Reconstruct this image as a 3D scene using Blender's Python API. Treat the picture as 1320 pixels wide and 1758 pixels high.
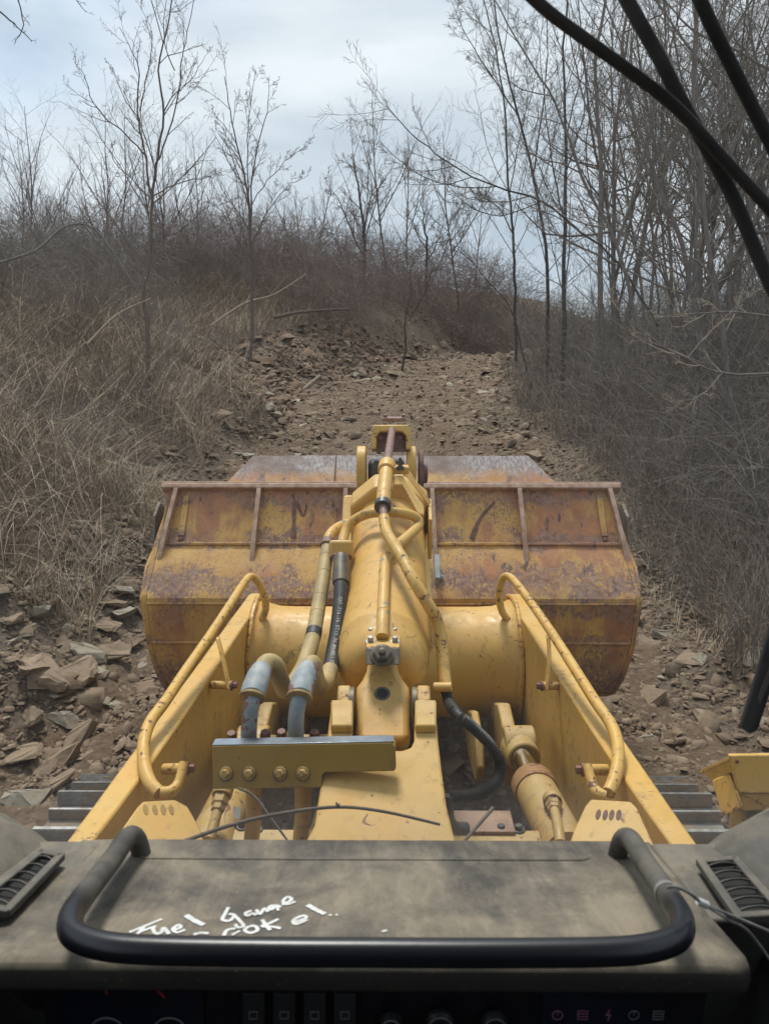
import bpy, bmesh, math, random
import numpy as np
from mathutils import Vector, Matrix
R = math.radians
for o in list(bpy.data.objects): bpy.data.objects.remove(o)
S = bpy.context.scene
COL = S.collection

# ---------------------------------------------------------------- camera
EYE = Vector((0.018, 0.0, 2.9))
PITCH, YAW, FPX = 14.0, 0.35, 1320.0
cam = bpy.data.cameras.new('camera'); camo = bpy.data.objects.new('camera', cam); COL.objects.link(camo)
camo.location = EYE; camo.rotation_euler = (R(90 - PITCH), 0, R(YAW))
cam.sensor_fit = 'HORIZONTAL'; cam.sensor_width = 36; cam.lens = 36.0 * FPX / 1320
cam.clip_start = 0.02; cam.clip_end = 3000
cam.dof.use_dof = True; cam.dof.focus_distance = 5.0; cam.dof.aperture_fstop = 13
S.camera = camo
S.cycles.max_bounces = 5; S.cycles.diffuse_bounces = 2; S.cycles.glossy_bounces = 2; S.cycles.transmission_bounces = 2; S.cycles.transparent_max_bounces = 6; S.cycles.caustics_reflective = False; S.cycles.caustics_refractive = False
S.cycles.debug_use_spatial_splits = True
S.render.resolution_x = 768; S.render.resolution_y = 1024

# ---------------------------------------------------------------- sky
SUN_EL, SUN_AZ = 60.0, -14.0         # sun behind thin cloud, high and ahead a little to the left
w = bpy.data.worlds.new('World'); S.world = w; w.use_nodes = True
nt = w.node_tree; nt.nodes.clear()
def wn(t, **k):
    n = nt.nodes.new(t)
    for a, b in k.items(): setattr(n, a, b)
    return n
sky = wn('ShaderNodeTexSky', sky_type='NISHITA', sun_disc=False, sun_elevation=R(SUN_EL), sun_rotation=R(SUN_AZ))
tc = wn('ShaderNodeTexCoord'); mp = wn('ShaderNodeMapping'); mp.inputs['Scale'].default_value = (1.0, 1.0, 2.6)
nt.links.new(tc.outputs['Generated'], mp.inputs['Vector'])
n1 = wn('ShaderNodeTexNoise'); n1.inputs['Scale'].default_value = 2.3; n1.inputs['Detail'].default_value = 6; n1.inputs['Roughness'].default_value = .5
n1.inputs['Distortion'].default_value = .35
n2 = wn('ShaderNodeTexNoise'); n2.inputs['Scale'].default_value = 1.25; n2.inputs['Detail'].default_value = 3
for n in (n1, n2): nt.links.new(mp.outputs['Vector'], n.inputs['Vector'])
cr = wn('ShaderNodeValToRGB')                      # cloud tone
e = cr.color_ramp.elements
e[0].position = .38; e[0].color = (2.45, 2.9, 3.35, 1); e[1].position = .66; e[1].color = (4.2, 4.5, 4.75, 1)
nt.links.new(n1.outputs['Fac'], cr.inputs['Fac'])
cf = wn('ShaderNodeValToRGB'); e = cf.color_ramp.elements
e[0].position = .36; e[0].color = (.7, .7, .7, 1); e[1].position = .56; e[1].color = (1, 1, 1, 1)
nt.links.new(n2.outputs['Fac'], cf.inputs['Fac'])
mx = wn('ShaderNodeMix', data_type='RGBA')
nt.links.new(cf.outputs['Color'], mx.inputs['Factor']); nt.links.new(sky.outputs['Color'], mx.inputs['A']); nt.links.new(cr.outputs['Color'], mx.inputs['B'])
bg = wn('ShaderNodeBackground'); bg.inputs['Strength'].default_value = 0.1
nt.links.new(mx.outputs['Result'], bg.inputs['Color'])
wo = wn('ShaderNodeOutputWorld'); nt.links.new(bg.outputs['Background'], wo.inputs['Surface'])

# ---------------------------------------------------------------- sun, exposure
sl = bpy.data.lights.new('sun', 'SUN'); sl.energy = 1.5; sl.angle = R(13); sl.color = (1, .96, .9)
slo = bpy.data.objects.new('sun', sl); COL.objects.link(slo); slo.location = (0, 0, 40)
az, el = R(SUN_AZ), R(SUN_EL)
sd = Vector((math.sin(az) * math.cos(el), math.cos(az) * math.cos(el), math.sin(el)))
slo.rotation_euler = sd.to_track_quat('Z', 'Y').to_euler()
S.view_settings.view_transform = 'Standard'; S.view_settings.look = 'None'
S.view_settings.exposure = 1.12; S.view_settings.gamma = 1; S.view_settings.use_curve_mapping = False

# ---------------------------------------------------------------- helpers
_rm = camo.rotation_euler.to_matrix()
RT, UP, FW = _rm @ Vector((1, 0, 0)), _rm @ Vector((0, 1, 0)), _rm @ Vector((0, 0, -1))
def W(px, py, d):
    """a point of the place seen at photo pixel (px, py), d metres ahead of the eye"""
    d = float(d); return EYE + d * (FW + RT * ((px - 660) / FPX) + UP * ((879 - py) / FPX))
def WY(px, py, y):
    v = FW + RT * ((px - 660) / FPX) + UP * ((879 - py) / FPX)
    return EYE + v * (y / v.y)
def plane3(a, b, c):
    """three (px,py,d) span a plane; returns f(px,py)->point on it"""
    A = np.array([[1, p[0], p[1]] for p in (a, b, c)], float); s = np.linalg.solve(A, np.array([1 / p[2] for p in (a, b, c)]))
    return lambda px, py: W(px, py, 1 / (s[0] + s[1] * px + s[2] * py))
def spline(pts, n=6):
    P = [Vector(p) for p in pts]
    if len(P) < 3: return P
    out = []
    for i in range(len(P) - 1):
        p0, p1, p2, p3 = P[max(i - 1, 0)], P[i], P[i + 1], P[min(i + 2, len(P) - 1)]
        for k in range(n):
            t = k / n
            out.append(.5 * ((2 * p1) + (p2 - p0) * t + (2 * p0 - 5 * p1 + 4 * p2 - p3) * t * t + (3 * p1 - p0 - 3 * p2 + p3) * t ** 3))
    out.append(P[-1]); return out
def frame(d):
    d = Vector(d).normalized(); a = Vector((0, 0, 1)) if abs(d.z) < .9 else Vector((1, 0, 0))
    x = a.cross(d).normalized(); return x, d.cross(x), d
class MB:
    def __init__(s): s.v = []; s.f = []
    def add(s, vs, fs):
        b = len(s.v); s.v += [tuple(p) for p in vs]; s.f += [tuple(i + b for i in q) for q in fs]; return s
    def box(s, c, size, rot=None):
        c = Vector(c); h = Vector(size) / 2; vs = []
        for z in (-1, 1):
            for x, y in ((-1, -1), (1, -1), (1, 1), (-1, 1)):
                p = Vector((x * h.x, y * h.y, z * h.z))
                vs.append(c + (rot @ p if rot else p))
        return s.add(vs, [(3, 2, 1, 0), (4, 5, 6, 7), (0, 1, 5, 4), (1, 2, 6, 5), (2, 3, 7, 6), (3, 0, 4, 7)])
    def prism(s, poly, ext):
        n = len(poly); e = Vector(ext); P = [Vector(p) for p in poly]
        nn = Vector((0, 0, 0))
        for i in range(n): nn += P[i].cross(P[(i + 1) % n])
        if nn.dot(e) > 0: P.reverse()
        vs = P + [p + e for p in P]
        return s.add(vs, [tuple(range(n)), tuple(range(2 * n - 1, n - 1, -1))] + [(i, n + i, n + (i + 1) % n, (i + 1) % n)[::-1] for i in range(n)][::1])
    def loft(s, rings, closed=True, caps=True):
        n = len(rings[0]); b = []
        for r in rings: b += list(r)
        fs = []
        for i in range(len(rings) - 1):
            for k in range(n if closed else n - 1):
                k2 = (k + 1) % n
                fs.append((i * n + k, i * n + k2, (i + 1) * n + k2, (i + 1) * n + k))
        if caps: fs += [tuple(range(n - 1, -1, -1)), tuple(range((len(rings) - 1) * n, len(rings) * n))]
        return s.add(b, fs)
    def tube(s, pts, r, n=12, sm=0, caps=True):
        P = spline(pts, sm) if sm else [Vector(p) for p in pts]
        m = len(P)
        if isinstance(r, (int, float)): rr = [r] * m
        else: rr = list(np.interp(np.linspace(0, 1, m), np.linspace(0, 1, len(r)), r))
        rings = []; x = None
        for i in range(m):
            d = (P[min(i + 1, m - 1)] - P[max(i - 1, 0)]).normalized()
            if x is None: x, y, _ = frame(d)
            else:
                x = (x - d * x.dot(d)).normalized(); y = d.cross(x)
            rings.append([P[i] + (x * math.cos(2 * math.pi * k / n) + y * math.sin(2 * math.pi * k / n)) * rr[i] for k in range(n)])
        return s.loft(rings, caps=caps)
    def lathe(s, a, b, prof, n=24):
        """profile (t along a->b in metres, radius)"""
        a = Vector(a); x, y, d = frame(Vector(b) - a)
        return s.loft([[a + d * t + (x * math.cos(2 * math.pi * k / n) + y * math.sin(2 * math.pi * k / n)) * max(r, 1e-4) for k in range(n)] for t, r in prof])
    def cyl(s, a, b, r, n=16, r2=None):
        L = (Vector(b) - Vector(a)).length
        return s.lathe(a, b, [(0, r), (L, r if r2 is None else r2)], n)
    def bolt(s, p, nrm, r, h=None):
        h = h or r * 1.1; p = Vector(p); nn = Vector(nrm).normalized()
        s.lathe(p, p + nn, [(-.004, r * 1.55), (r * .28, r * 1.55), (r * .36, r * 1.45)], 16)
        s.lathe(p, p + nn, [(r * .3, r), (h * .82, r), (h, r * .8)], 6); return s
    def build(s, name, mat, parent=None, smooth=40, bevel=0, seg=2):
        me = bpy.data.meshes.new(name); me.from_pydata(s.v, [], s.f); me.validate()
        bm = bmesh.new(); bm.from_mesh(me); bmesh.ops.recalc_face_normals(bm, faces=bm.faces); bm.to_mesh(me); bm.free()
        if smooth:
            me.polygons.foreach_set('use_smooth', [True] * len(me.polygons)); me.set_sharp_from_angle(angle=R(smooth))
        me.materials.append(M[mat])
        o = bpy.data.objects.new(name, me); COL.objects.link(o); o.parent = parent
        if bevel:
            b = o.modifiers.new('bevel', 'BEVEL'); b.width = bevel; b.segments = seg; b.limit_method = 'ANGLE'; b.angle_limit = R(35)
        return o
def tag(o, label=None, cat=None, group=None, kind=None):
    if label: o['label'] = label
    if cat: o['category'] = cat
    if group: o['group'] = group
    if kind: o['kind'] = kind
    return o
def empty(name, loc=(0, 0, 0)):
    o = bpy.data.objects.new(name, None); o.location = loc; o.empty_display_size = .1; COL.objects.link(o); return o
def npmesh(name, V, F, mat, parent=None, smooth=False):
    """V (n,3) array, F (m,k) array of equal-sided faces"""
    me = bpy.data.meshes.new(name); V = np.asarray(V, np.float32); F = np.asarray(F, np.int32); k = F.shape[1]
    me.vertices.add(len(V)); me.vertices.foreach_set('co', V.ravel())
    me.loops.add(F.size); me.loops.foreach_set('vertex_index', F.ravel())
    me.polygons.add(len(F)); me.polygons.foreach_set('loop_start', np.arange(0, F.size, k, dtype=np.int32))
    if smooth: me.polygons.foreach_set('use_smooth', np.ones(len(F), bool))
    me.update(calc_edges=True); me.validate()
    me.materials.append(M[mat] if isinstance(mat, str) else mat)
    if parent is False: return me
    o = bpy.data.objects.new(name, me); COL.objects.link(o); o.parent = parent; return o
def inst(name, me, loc=(0, 0, 0), rz=0, sc=1, parent=None, rot=None):
    o = bpy.data.objects.new(name, me); COL.objects.link(o); o.location = loc; o.parent = parent
    o.rotation_euler = rot if rot else (0, 0, rz); o.scale = (sc, sc, sc) if isinstance(sc, (int, float)) else sc
    return o

# ---------------------------------------------------------------- materials
M = {}
class NT:
    def __init__(s, name):
        s.m = bpy.data.materials.new(name); s.m.use_nodes = True; s.t = s.m.node_tree; s.b = s.t.nodes['Principled BSDF']; M[name] = s.m
        s.tc = s.t.nodes.new('ShaderNodeTexCoord'); s.co = s.tc.outputs['Object']
    def n(s, t, **k):
        q = s.t.nodes.new(t)
        for a, b in k.items(): setattr(q, a, b)
        return q
    def L(s, a, b): s.t.links.new(a, b)
    def map(s, scale, src=None, rot=(0, 0, 0)):
        q = s.n('ShaderNodeMapping'); q.inputs['Scale'].default_value = scale; q.inputs['Rotation'].default_value = rot; s.L(src or s.co, q.inputs['Vector']); return q.outputs['Vector']
    def noise(s, scale, detail=4, rough=.55, vec=None, dist=0):
        q = s.n('ShaderNodeTexNoise'); q.inputs['Scale'].default_value = scale; q.inputs['Detail'].default_value = detail
        q.inputs['Roughness'].default_value = rough; q.inputs['Distortion'].default_value = dist; s.L(vec or s.co, q.inputs['Vector']); return q.outputs['Fac']
    def voro(s, scale, vec=None, out='Distance', feature='F1', rnd=1):
        q = s.n('ShaderNodeTexVoronoi', feature=feature); q.inputs['Scale'].default_value = scale; q.inputs['Randomness'].default_value = rnd; s.L(vec or s.co, q.inputs['Vector']); return q.outputs[out]
    def ramp(s, f, a, b, va=0., vb=1.):
        q = s.n('ShaderNodeMapRange', interpolation_type='SMOOTHSTEP')
        for i, v in zip(('From Min', 'From Max', 'To Min', 'To Max'), (a, b, va, vb)): q.inputs[i].default_value = v
        s.L(f, q.inputs['Value']); return q.outputs['Result']
    def math(s, op, a, b=None):
        q = s.n('ShaderNodeMath', operation=op)
        for i, v in enumerate((a, b)):
            if v is None: continue
            if isinstance(v, (int, float)): q.inputs[i].default_value = v
            else: s.L(v, q.inputs[i])
        return q.outputs[0]
    def mix(s, f, a, b):
        q = s.n('ShaderNodeMix', data_type='RGBA')
        for nm, v in (('Factor', f), ('A', a), ('B', b)):
            if isinstance(v, (int, float)): q.inputs[nm].default_value = v
            elif isinstance(v, tuple): q.inputs[nm].default_value = (*v, 1)
            else: s.L(v, q.inputs[nm])
        return q.outputs['Result']
    def sep(s, src=None):
        q = s.n('ShaderNodeSeparateXYZ'); s.L(src or s.co, q.inputs[0]); return q.outputs
    def col(s, c): s.L(c, s.b.inputs['Base Color']) if not isinstance(c, tuple) else setattr(s.b.inputs['Base Color'], 'default_value', (*c, 1))
    def rough(s, v):
        if isinstance(v, (int, float)): s.b.inputs['Roughness'].default_value = v
        else: s.L(v, s.b.inputs['Roughness'])
    def metal(s, v):
        if isinstance(v, (int, float)): s.b.inputs['Metallic'].default_value = v
        else: s.L(v, s.b.inputs['Metallic'])
    def bump(s, h, strength=.3, dist=.01):
        q = s.n('ShaderNodeBump'); q.inputs['Strength'].default_value = strength; q.inputs['Distance'].default_value = dist; s.L(h, q.inputs['Height']); s.L(q.outputs['Normal'], s.b.inputs['Normal'])
    def geo(s): return s.n('ShaderNodeNewGeometry').outputs
    def rnd(s): return s.n('ShaderNodeObjectInfo').outputs['Random']

def paint(name, c1, c2, chip=.685, dust=.35, rustcol=(.10, .042, .028), primer=None, rough=.45, edge=1.0, mud=.75):
    k = NT(name)
    base = k.mix(k.ramp(k.noise(2.2, 5), .35, .65), c1, c2)
    base = k.mix(k.ramp(k.noise(14, 6, .65), .45, .8, 0, .3), base, tuple(x * .6 for x in c1))
    base = k.mix(k.ramp(k.noise(4.3, 4, .6), .52, .70, 0, .35), base, (c1[0] * 1.06, c1[1] * .86, c1[2] * .75))
    up = k.ramp(k.sep(k.geo()['Normal'])[2], .2, .95)
    dm = k.math('MULTIPLY', k.ramp(k.noise(5, 6, .65), .38, .68, .1, 1), k.math('MULTIPLY', up, dust))
    base = k.mix(dm, base, (.52, .41, .23))
    # grime streaks running down, dried mud spatter
    st = k.noise(1, 6, .65, vec=k.map((30, 30, 1.8)))
    base = k.mix(k.ramp(st, .54, .74, 0, .42), base, (.17, .105, .045))
    sp = k.math('MULTIPLY', k.ramp(k.noise(3.1, 4, .6), .50, .66), k.ramp(k.noise(26, 5, .7), .50, .62))
    base = k.mix(k.math('MULTIPLY', sp, mud), base, (.25, .175, .095))
    # scuffs: thin contour lines of a stretched noise
    sn = k.noise(3.4, 2, .5, vec=k.map((1.3, 1.0, 2.6), rot=(.5, .7, .4)), dist=.5); sc_ = k.ramp(k.math('ABSOLUTE', k.math('SUBTRACT', sn, .5)), .0022, .0055, 1, 0)
    sc_ = k.math('MULTIPLY', sc_, k.ramp(k.noise(6.2, 4, .7), .53, .60))
    ch = k.noise(46, 5, .62); big = k.noise(7, 3)
    bv = k.n('ShaderNodeBevel', samples=3); bv.inputs['Radius'].default_value = .009
    dt = k.n('ShaderNodeVectorMath', operation='DOT_PRODUCT'); k.L(bv.outputs[0], dt.inputs[0]); k.L(k.geo()['Normal'], dt.inputs[1])
    ed = k.math('MULTIPLY', k.ramp(dt.outputs['Value'], .80, .985, 1, 0), .17 * edge)
    tot = k.math('ADD', k.math('ADD', ch, ed), k.math('MULTIPLY', k.math('SUBTRACT', big, .5), .35))
    cm = k.math('MAXIMUM', k.ramp(tot, chip, chip + .03), k.math('MULTIPLY', sc_, .85))
    if primer:
        pm = k.ramp(k.noise(9, 5, .6), primer[0], primer[0] + .05); base = k.mix(pm, base, primer[1])
    base = k.mix(cm, base, k.mix(k.ramp(k.noise(33, 3), .4, .6), rustcol, (.20, .085, .05)))
    k.col(base); k.rough(k.math('ADD', k.ramp(k.noise(20, 4), .3, .7, rough - .08, rough + .14), k.math('MULTIPLY', k.math('ADD', dm, sp), .3)))
    k.bump(k.math('ADD', k.math('SUBTRACT', k.math('ADD', k.math('MULTIPLY', k.noise(120, 3), .10), k.math('MULTIPLY', k.noise(8, 3), .35)), cm), k.math('MULTIPLY', sp, .4)), .25, .003)
    return k
YA, YB = (.66, .395, .085), (.62, .365, .088)
paint('yellow_orange', (.61, .335, .072), (.63, .365, .085), chip=.675, dust=.2)
paint('yellow_paint', YA, YB)
paint('yellow_chipped', YA, YB, chip=.605, dust=.25)
paint('yellow_blue_worn', YA, YB, chip=.66, dust=.2, primer=(.57, (.17, .22, .23)))
paint('yellow_shaded', (.36, .21, .03), (.31, .18, .03), chip=.69, dust=.15)  # same yellow paint darkened: shade of turned-away faces and recesses put into the colour
paint('yellow_dirty', (.50, .32, .085), (.41, .265, .085), chip=.64, dust=.4, mud=.9)
paint('rusty_gland', (.40, .22, .07), (.30, .15, .06), chip=.56, dust=.2, rustcol=(.16, .065, .04))
paint('red_primer', (.24, .115, .07), (.20, .10, .065), chip=.66, dust=.7)

def bucketmat(name, bias, spill=False):
    k = NT(name); x, y, z = k.sep()
    yel = k.mix(k.ramp(k.noise(3, 4), .35, .65), (.54, .315, .085), (.47, .26, .08))
    ora = k.mix(k.ramp(k.noise(11, 4), .3, .7), (.42, .185, .075), (.32, .135, .065))
    n_big = k.noise(1.5, 5, .6); st = k.noise(1, 6, .62, vec=k.map((10, 3, 2.2)))
    f = k.ramp(k.math('ADD', k.math('MULTIPLY', n_big, .65), k.math('MULTIPLY', st, .4)), .50 - bias, .60 - bias)
    c = k.mix(f, yel, ora)
    # broad bands of bare dark rust: along the mid seam, above the bend, under the bend
    zb = k.math('ADD', z, k.math('MULTIPLY', k.math('SUBTRACT', k.noise(6, 5, .65), .5), .30))
    def band(c0, wd, amt):
        d = k.math('ABSOLUTE', k.math('SUBTRACT', zb, c0)); return k.ramp(d, wd * .45, wd, amt, 0)
    b1 = band(1.585, .05, 1.0); b2 = band(1.375, .10, 1.0); b3 = band(1.23, .05, .9); b4 = band(.74, .2, 1.0); b5 = band(1.80, .05, .9); b6 = band(1.04, .035, .7)
    bb = k.math('MAXIMUM', k.math('MAXIMUM', k.math('MAXIMUM', b1, b2), k.math('MAXIMUM', b3, b4)), k.math('MAXIMUM', b5, b6))
    brk = k.ramp(k.noise(1, 5, .7, vec=k.map((60, 36, 26))), .40, .50)
    gate = k.ramp(k.noise(2.3, 3), .36, .50)
    bb = k.math('MULTIPLY', bb, k.math('MULTIPLY', brk, gate))
    sp = k.ramp(k.math('ADD', k.noise(1, 5, .72, vec=k.map((85, 60, 42))), k.math('MULTIPLY', k.math('SUBTRACT', k.noise(2.6, 4), .5), .62)), .585, .61)
    dk = k.mix(k.ramp(k.noise(30, 4), .35, .65), (.18, .095, .068), (.27, .175, .135))
    c = k.mix(k.math('MAXIMUM', bb, k.math('MULTIPLY', sp, .9)), c, dk)
    stk = k.ramp(k.noise(1, 4, .55, vec=k.map((15, 8, .7))), .60, .66)
    c = k.mix(k.math('MULTIPLY', stk, k.ramp(n_big, .45, .55)), c, (.10, .06, .05))
    run = k.ramp(k.noise(1, 5, .65, vec=k.map((46, 22, 1.5))), .52, .68, 0, .42); c = k.mix(run, c, (.25, .115, .06))
    if spill:
        wear = k.ramp(k.math('ADD', z, k.math('MULTIPLY', k.math('SUBTRACT', k.noise(8, 5, .65), .5), .14)), 1.905, 1.975)
        gr = k.mix(k.ramp(k.noise(1, 5, .7, vec=k.map((70, 30, 6), rot=(0, .35, 0))), .4, .62), (.20, .155, .14), (.36, .32, .30))
        gr = k.mix(k.ramp(k.noise(2.2, 3), .45, .62), gr, (.17, .105, .085))
        c = k.mix(wear, k.mix(k.ramp(k.noise(9, 4), .4, .55), c, (.42, .20, .06)), gr)
    k.col(c); k.rough(k.ramp(k.noise(13, 4), .3, .7, .5, .72)); k.bump(k.math('ADD', k.math('ADD', k.noise(60, 5, .65), k.math('MULTIPLY', k.noise(4, 3), 2.2)), k.math('MULTIPLY', bb, -.5)), .4, .006)
bucketmat('bucket_paint', -.012); bucketmat('bucket_lower', .01); bucketmat('bucket_upper', .028); bucketmat('spill_steel', .0, True)
def simple(name, c1, c2, sc=10, rough=.6, metal=0, bump=.2, dist=.003, rnd=0):
    k = NT(name); c = k.mix(k.ramp(k.noise(sc, 5, .6), .35, .65), c1, c2)
    if rnd: c = k.mix(k.math('MULTIPLY', k.rnd(), rnd), c, tuple(v * .45 for v in c1))
    k.col(c); k.rough(rough); k.metal(metal)
    if bump: k.bump(k.noise(sc * 5, 4), bump, dist)
    return k
simple('rust_dark', (.10, .05, .04), (.18, .085, .06), 25, .75)
simple('rust_pink', (.26, .155, .12), (.17, .085, .065), 30, .6)
simple('rust_bolt', (.22, .09, .06), (.15, .06, .045), 30, .6)
simple('rim_rust', (.46, .325, .235), (.33, .19, .125), 18, .65)
simple('steel_blue', (.22, .265, .28), (.34, .37, .37), 16, .55, .1)
simple('steel_edge', (.33, .38, .44), (.26, .28, .30), 18, .35, .7)
simple('galvanised', (.34, .32, .28), (.20, .18, .15), 30, .5, .3)
simple('chrome', (.62, .64, .66), (.55, .56, .58), 5, .12, 1, 0)
simple('dark_grease', (.035, .032, .03), (.07, .06, .05), 20, .4)
simple('dark_block', (.075, .07, .062), (.16, .125, .075), 24, .5, .2)
simple('black_rubber', (.018, .018, .018), (.035, .034, .032), 20, .55)
simple('hole_black', (.01, .009, .008), (.014, .012, .01), 20, .8, 0, 0)
simple('hose_yellow', (.47, .34, .14), (.33, .245, .11), 14, .6, 0, .3)
k = NT('track_steel'); g_ = k.mix(k.ramp(k.noise(9, 5), .35, .65), (.22, .205, .185), (.14, .13, .115)); md = k.ramp(k.noise(13, 6, .7), .44, .58); g_ = k.mix(md, g_, (.23, .165, .11)); k.col(g_); k.rough(k.ramp(md, 0, 1, .5, .92)); k.bump(k.math('ADD', k.noise(60, 4), k.math('MULTIPLY', md, 1.2)), .5, .006)
simple('track_bright', (.36, .35, .33), (.22, .20, .17), 22, .42, .6)
simple('white_sticker', (.7, .7, .68), (.6, .6, .58), 30, .5, 0, 0)
simple('hose_print', (.55, .53, .48), (.45, .43, .38), 60, .6, 0, 0)
simple('cab_steel', (.07, .065, .058), (.05, .047, .042), 8, .6)
simple('cab_lining', (.045, .043, .04), (.035, .033, .03), 8, .8)
k = NT('ferrule')
b_ = k.mix(k.ramp(k.noise(22, 5), .4, .62), (.25, .29, .305), (.38, .40, .39)); b_ = k.mix(k.ramp(k.noise(11, 4, .6), .53, .56), b_, (.24, .115, .09))
b_ = k.mix(k.ramp(k.noise(40, 3), .66, .7), b_, (.5, .36, .12)); k.col(b_); k.rough(.62); k.metal(.0); k.bump(k.noise(50, 3), .25, .003)
# dusty moulded dash plastic
def dash(name, dark, amt):
    k = NT(name)
    d1 = k.ramp(k.noise(4.5, 6, .62, dist=.6), .36, .64); d2 = k.ramp(k.noise(1, 5, .7, vec=k.map((30, 9, 9), rot=(0, 0, .5)), dist=.4), .40, .68)
    sm = k.ramp(k.noise(17, 5, .7), .5, .68)
    up = k.ramp(k.sep(k.geo()['Normal'])[2], .1, .9)
    f = k.math('MULTIPLY', k.math('ADD', k.math('MULTIPLY', d1, .62), k.math('MULTIPLY', d2, .30)), k.math('MULTIPLY', up, amt))
    c = k.mix(f, dark, (.33, .275, .195)); c = k.mix(k.math('MULTIPLY', sm, .5), c, (.085, .075, .058)); c = k.mix(k.ramp(k.noise(160, 3, .7), .62, .72, 0, .4), c, (.40, .35, .25))
    k.col(c); k.rough(k.ramp(d1, 0, 1, .55, .8)); k.bump(k.math('ADD', k.noise(420, 2), k.math('MULTIPLY', k.noise(9, 4), .3)), .22, .0012)
dash('dash_dusty', (.052, .046, .038), .95); dash('dash_side', (.085, .083, .075), .75); dash('dash_lip', (.045, .043, .037), .5)
k = NT('bar_rubber')
up = k.ramp(k.sep(k.geo()['Normal'])[2], .1, .9); yy = k.sep()[1]
far = k.ramp(k.math('ADD', yy, k.math('MULTIPLY', k.noise(30, 3), .05)), .745, .80)
k.col(k.mix(k.math('MULTIPLY', k.ramp(k.noise(16, 4), .3, .65, .3, .8), far), (.016, .017, .021), (.16, .145, .115)))
k.rough(k.ramp(far, 0, 1, .33, .75)); k.bump(k.noise(150, 2), .08, .001)
simple('panel_black', (.010, .011, .016), (.016, .016, .02), 10, .5, 0, 0)
simple('panel_trim', (.04, .04, .043), (.05, .05, .053), 10, .5, 0, 0)
simple('panel_blue', (.013, .016, .035), (.01, .012, .025), 10, .4, 0, 0)
simple('needle_red', (.65, .07, .03), (.6, .06, .03), 10, .5, 0, 0)
simple('icon_grey', (.36, .35, .36), (.3, .29, .3), 10, .5, 0, 0)
simple('icon_pink', (.5, .2, .3), (.4, .16, .24), 10, .5, 0, 0)
simple('paint_marker', (.80, .80, .77), (.62, .62, .58), 60, .5, 0, 0)
simple('wiper_black', (.012, .012, .013), (.02, .02, .021), 30, .85, 0, .1)
simple('cable_grey', (.30, .29, .27), (.2, .19, .18), 60, .5)
# windshield: clear laminated pane with a thin film of dust
k = NT('windshield_glass')
tr = k.n('ShaderNodeBsdfTransparent'); tr.inputs['Color'].default_value = (.975, .985, .985, 1)
df = k.n('ShaderNodeBsdfDiffuse'); df.inputs['Color'].default_value = (.42, .38, .32, 1)
tl = k.n('ShaderNodeBsdfTranslucent'); tl.inputs['Color'].default_value = (.62, .63, .64, 1); m2 = k.n('ShaderNodeMixShader'); m2.inputs[0].default_value = .6; k.L(df.outputs[0], m2.inputs[1]); k.L(tl.outputs[0], m2.inputs[2])
ms = k.n('ShaderNodeMixShader'); zz = k.sep()[2]
fm = k.math('ADD', k.math('ADD', .010, k.math('MULTIPLY', k.ramp(k.noise(5, 5, .7), .42, .8), .022)), k.math('MULTIPLY', k.ramp(zz, 2.10, 2.28, 1, 0), .05))
k.L(fm, ms.inputs[0]); k.L(tr.outputs[0], ms.inputs[1]); k.L(m2.outputs[0], ms.inputs[2])
k.L(ms.outputs[0], k.t.nodes['Material Output'].inputs['Surface'])

def earth(name, a, b, c, stone, sc=1.):
    k = NT(name)
    g = k.mix(k.ramp(k.noise(1.1 * sc, 6, .65), .36, .64), a, b); g = k.mix(k.ramp(k.noise(7 * sc, 6, .7), .48, .72), g, c)
    v = k.voro(16 * sc, out='Color'); vs = k.sep(v)[0]; vd = k.voro(16 * sc)
    g = k.mix(k.math('MULTIPLY', k.ramp(vs, .55, .9, 0, .7), k.ramp(vd, .25, .45, 1, 0)), g, stone)
    v2 = k.sep(k.voro(42 * sc, out='Color'))[1]; g = k.mix(k.ramp(v2, .6, 1, 0, .45), g, stone); g = k.mix(k.ramp(v2, .0, .3, .5, 0), g, tuple(q * .55 for q in a))
    k.col(g); k.rough(.92); h = k.math('ADD', k.math('MULTIPLY', k.math('SUBTRACT', 1, vd), .5), k.noise(24 * sc, 7, .75)); k.bump(h, .9, .05)
earth('road_dirt', (.155, .098, .056), (.19, .124, .072), (.105, .068, .043), (.25, .185, .12), .8)
earth('hill_soil', (0.156, 0.111, 0.075), (0.195, 0.143, 0.096), (0.111, 0.075, 0.055), (0.234, 0.176, 0.117))
def rockmat(name, a, b, c):
    k = NT(name); g = k.mix(k.ramp(k.noise(5, 5, .65), .35, .65), a, b); g = k.mix(k.ramp(k.noise(1, 4, .6, vec=k.map((4, 4, 30))), .5, .68), g, c)
    g = k.mix(k.math('MULTIPLY', k.rnd(), .5), g, c); k.col(g); k.rough(.9); k.bump(k.noise(22, 6, .7), .6, .02)
rockmat('shale_grey', (.35, .31, .24), (.42, .36, .265), (.24, .20, .145)); rockmat('shale_brown', (.29, .21, .14), (.34, .25, .165), (.20, .14, .09))
rockmat('chip_stone', (.215, .148, .094), (.14, .094, .060), (.30, .225, .15))
def bark(name, a, b, sc=20, rnd=.25):
    k = NT(name); g = k.mix(k.ramp(k.noise(1, 5, .65, vec=k.map((sc, sc, sc * .2))), .35, .65), a, b); g = k.mix(k.math('MULTIPLY', k.rnd(), rnd), g, tuple(v * .5 for v in a)); k.col(g); k.rough(.9); k.bump(k.noise(sc * 3, 4), .4, .006)
bark('bark_grey', (0.224, 0.194, 0.168), (0.143, 0.123, 0.108)); bark('bark_dark', (0.093, 0.079, 0.07), (0.063, 0.054, 0.049)); bark('bark_brown', (0.158, 0.12, 0.093), (0.105, 0.081, 0.066))
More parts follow.
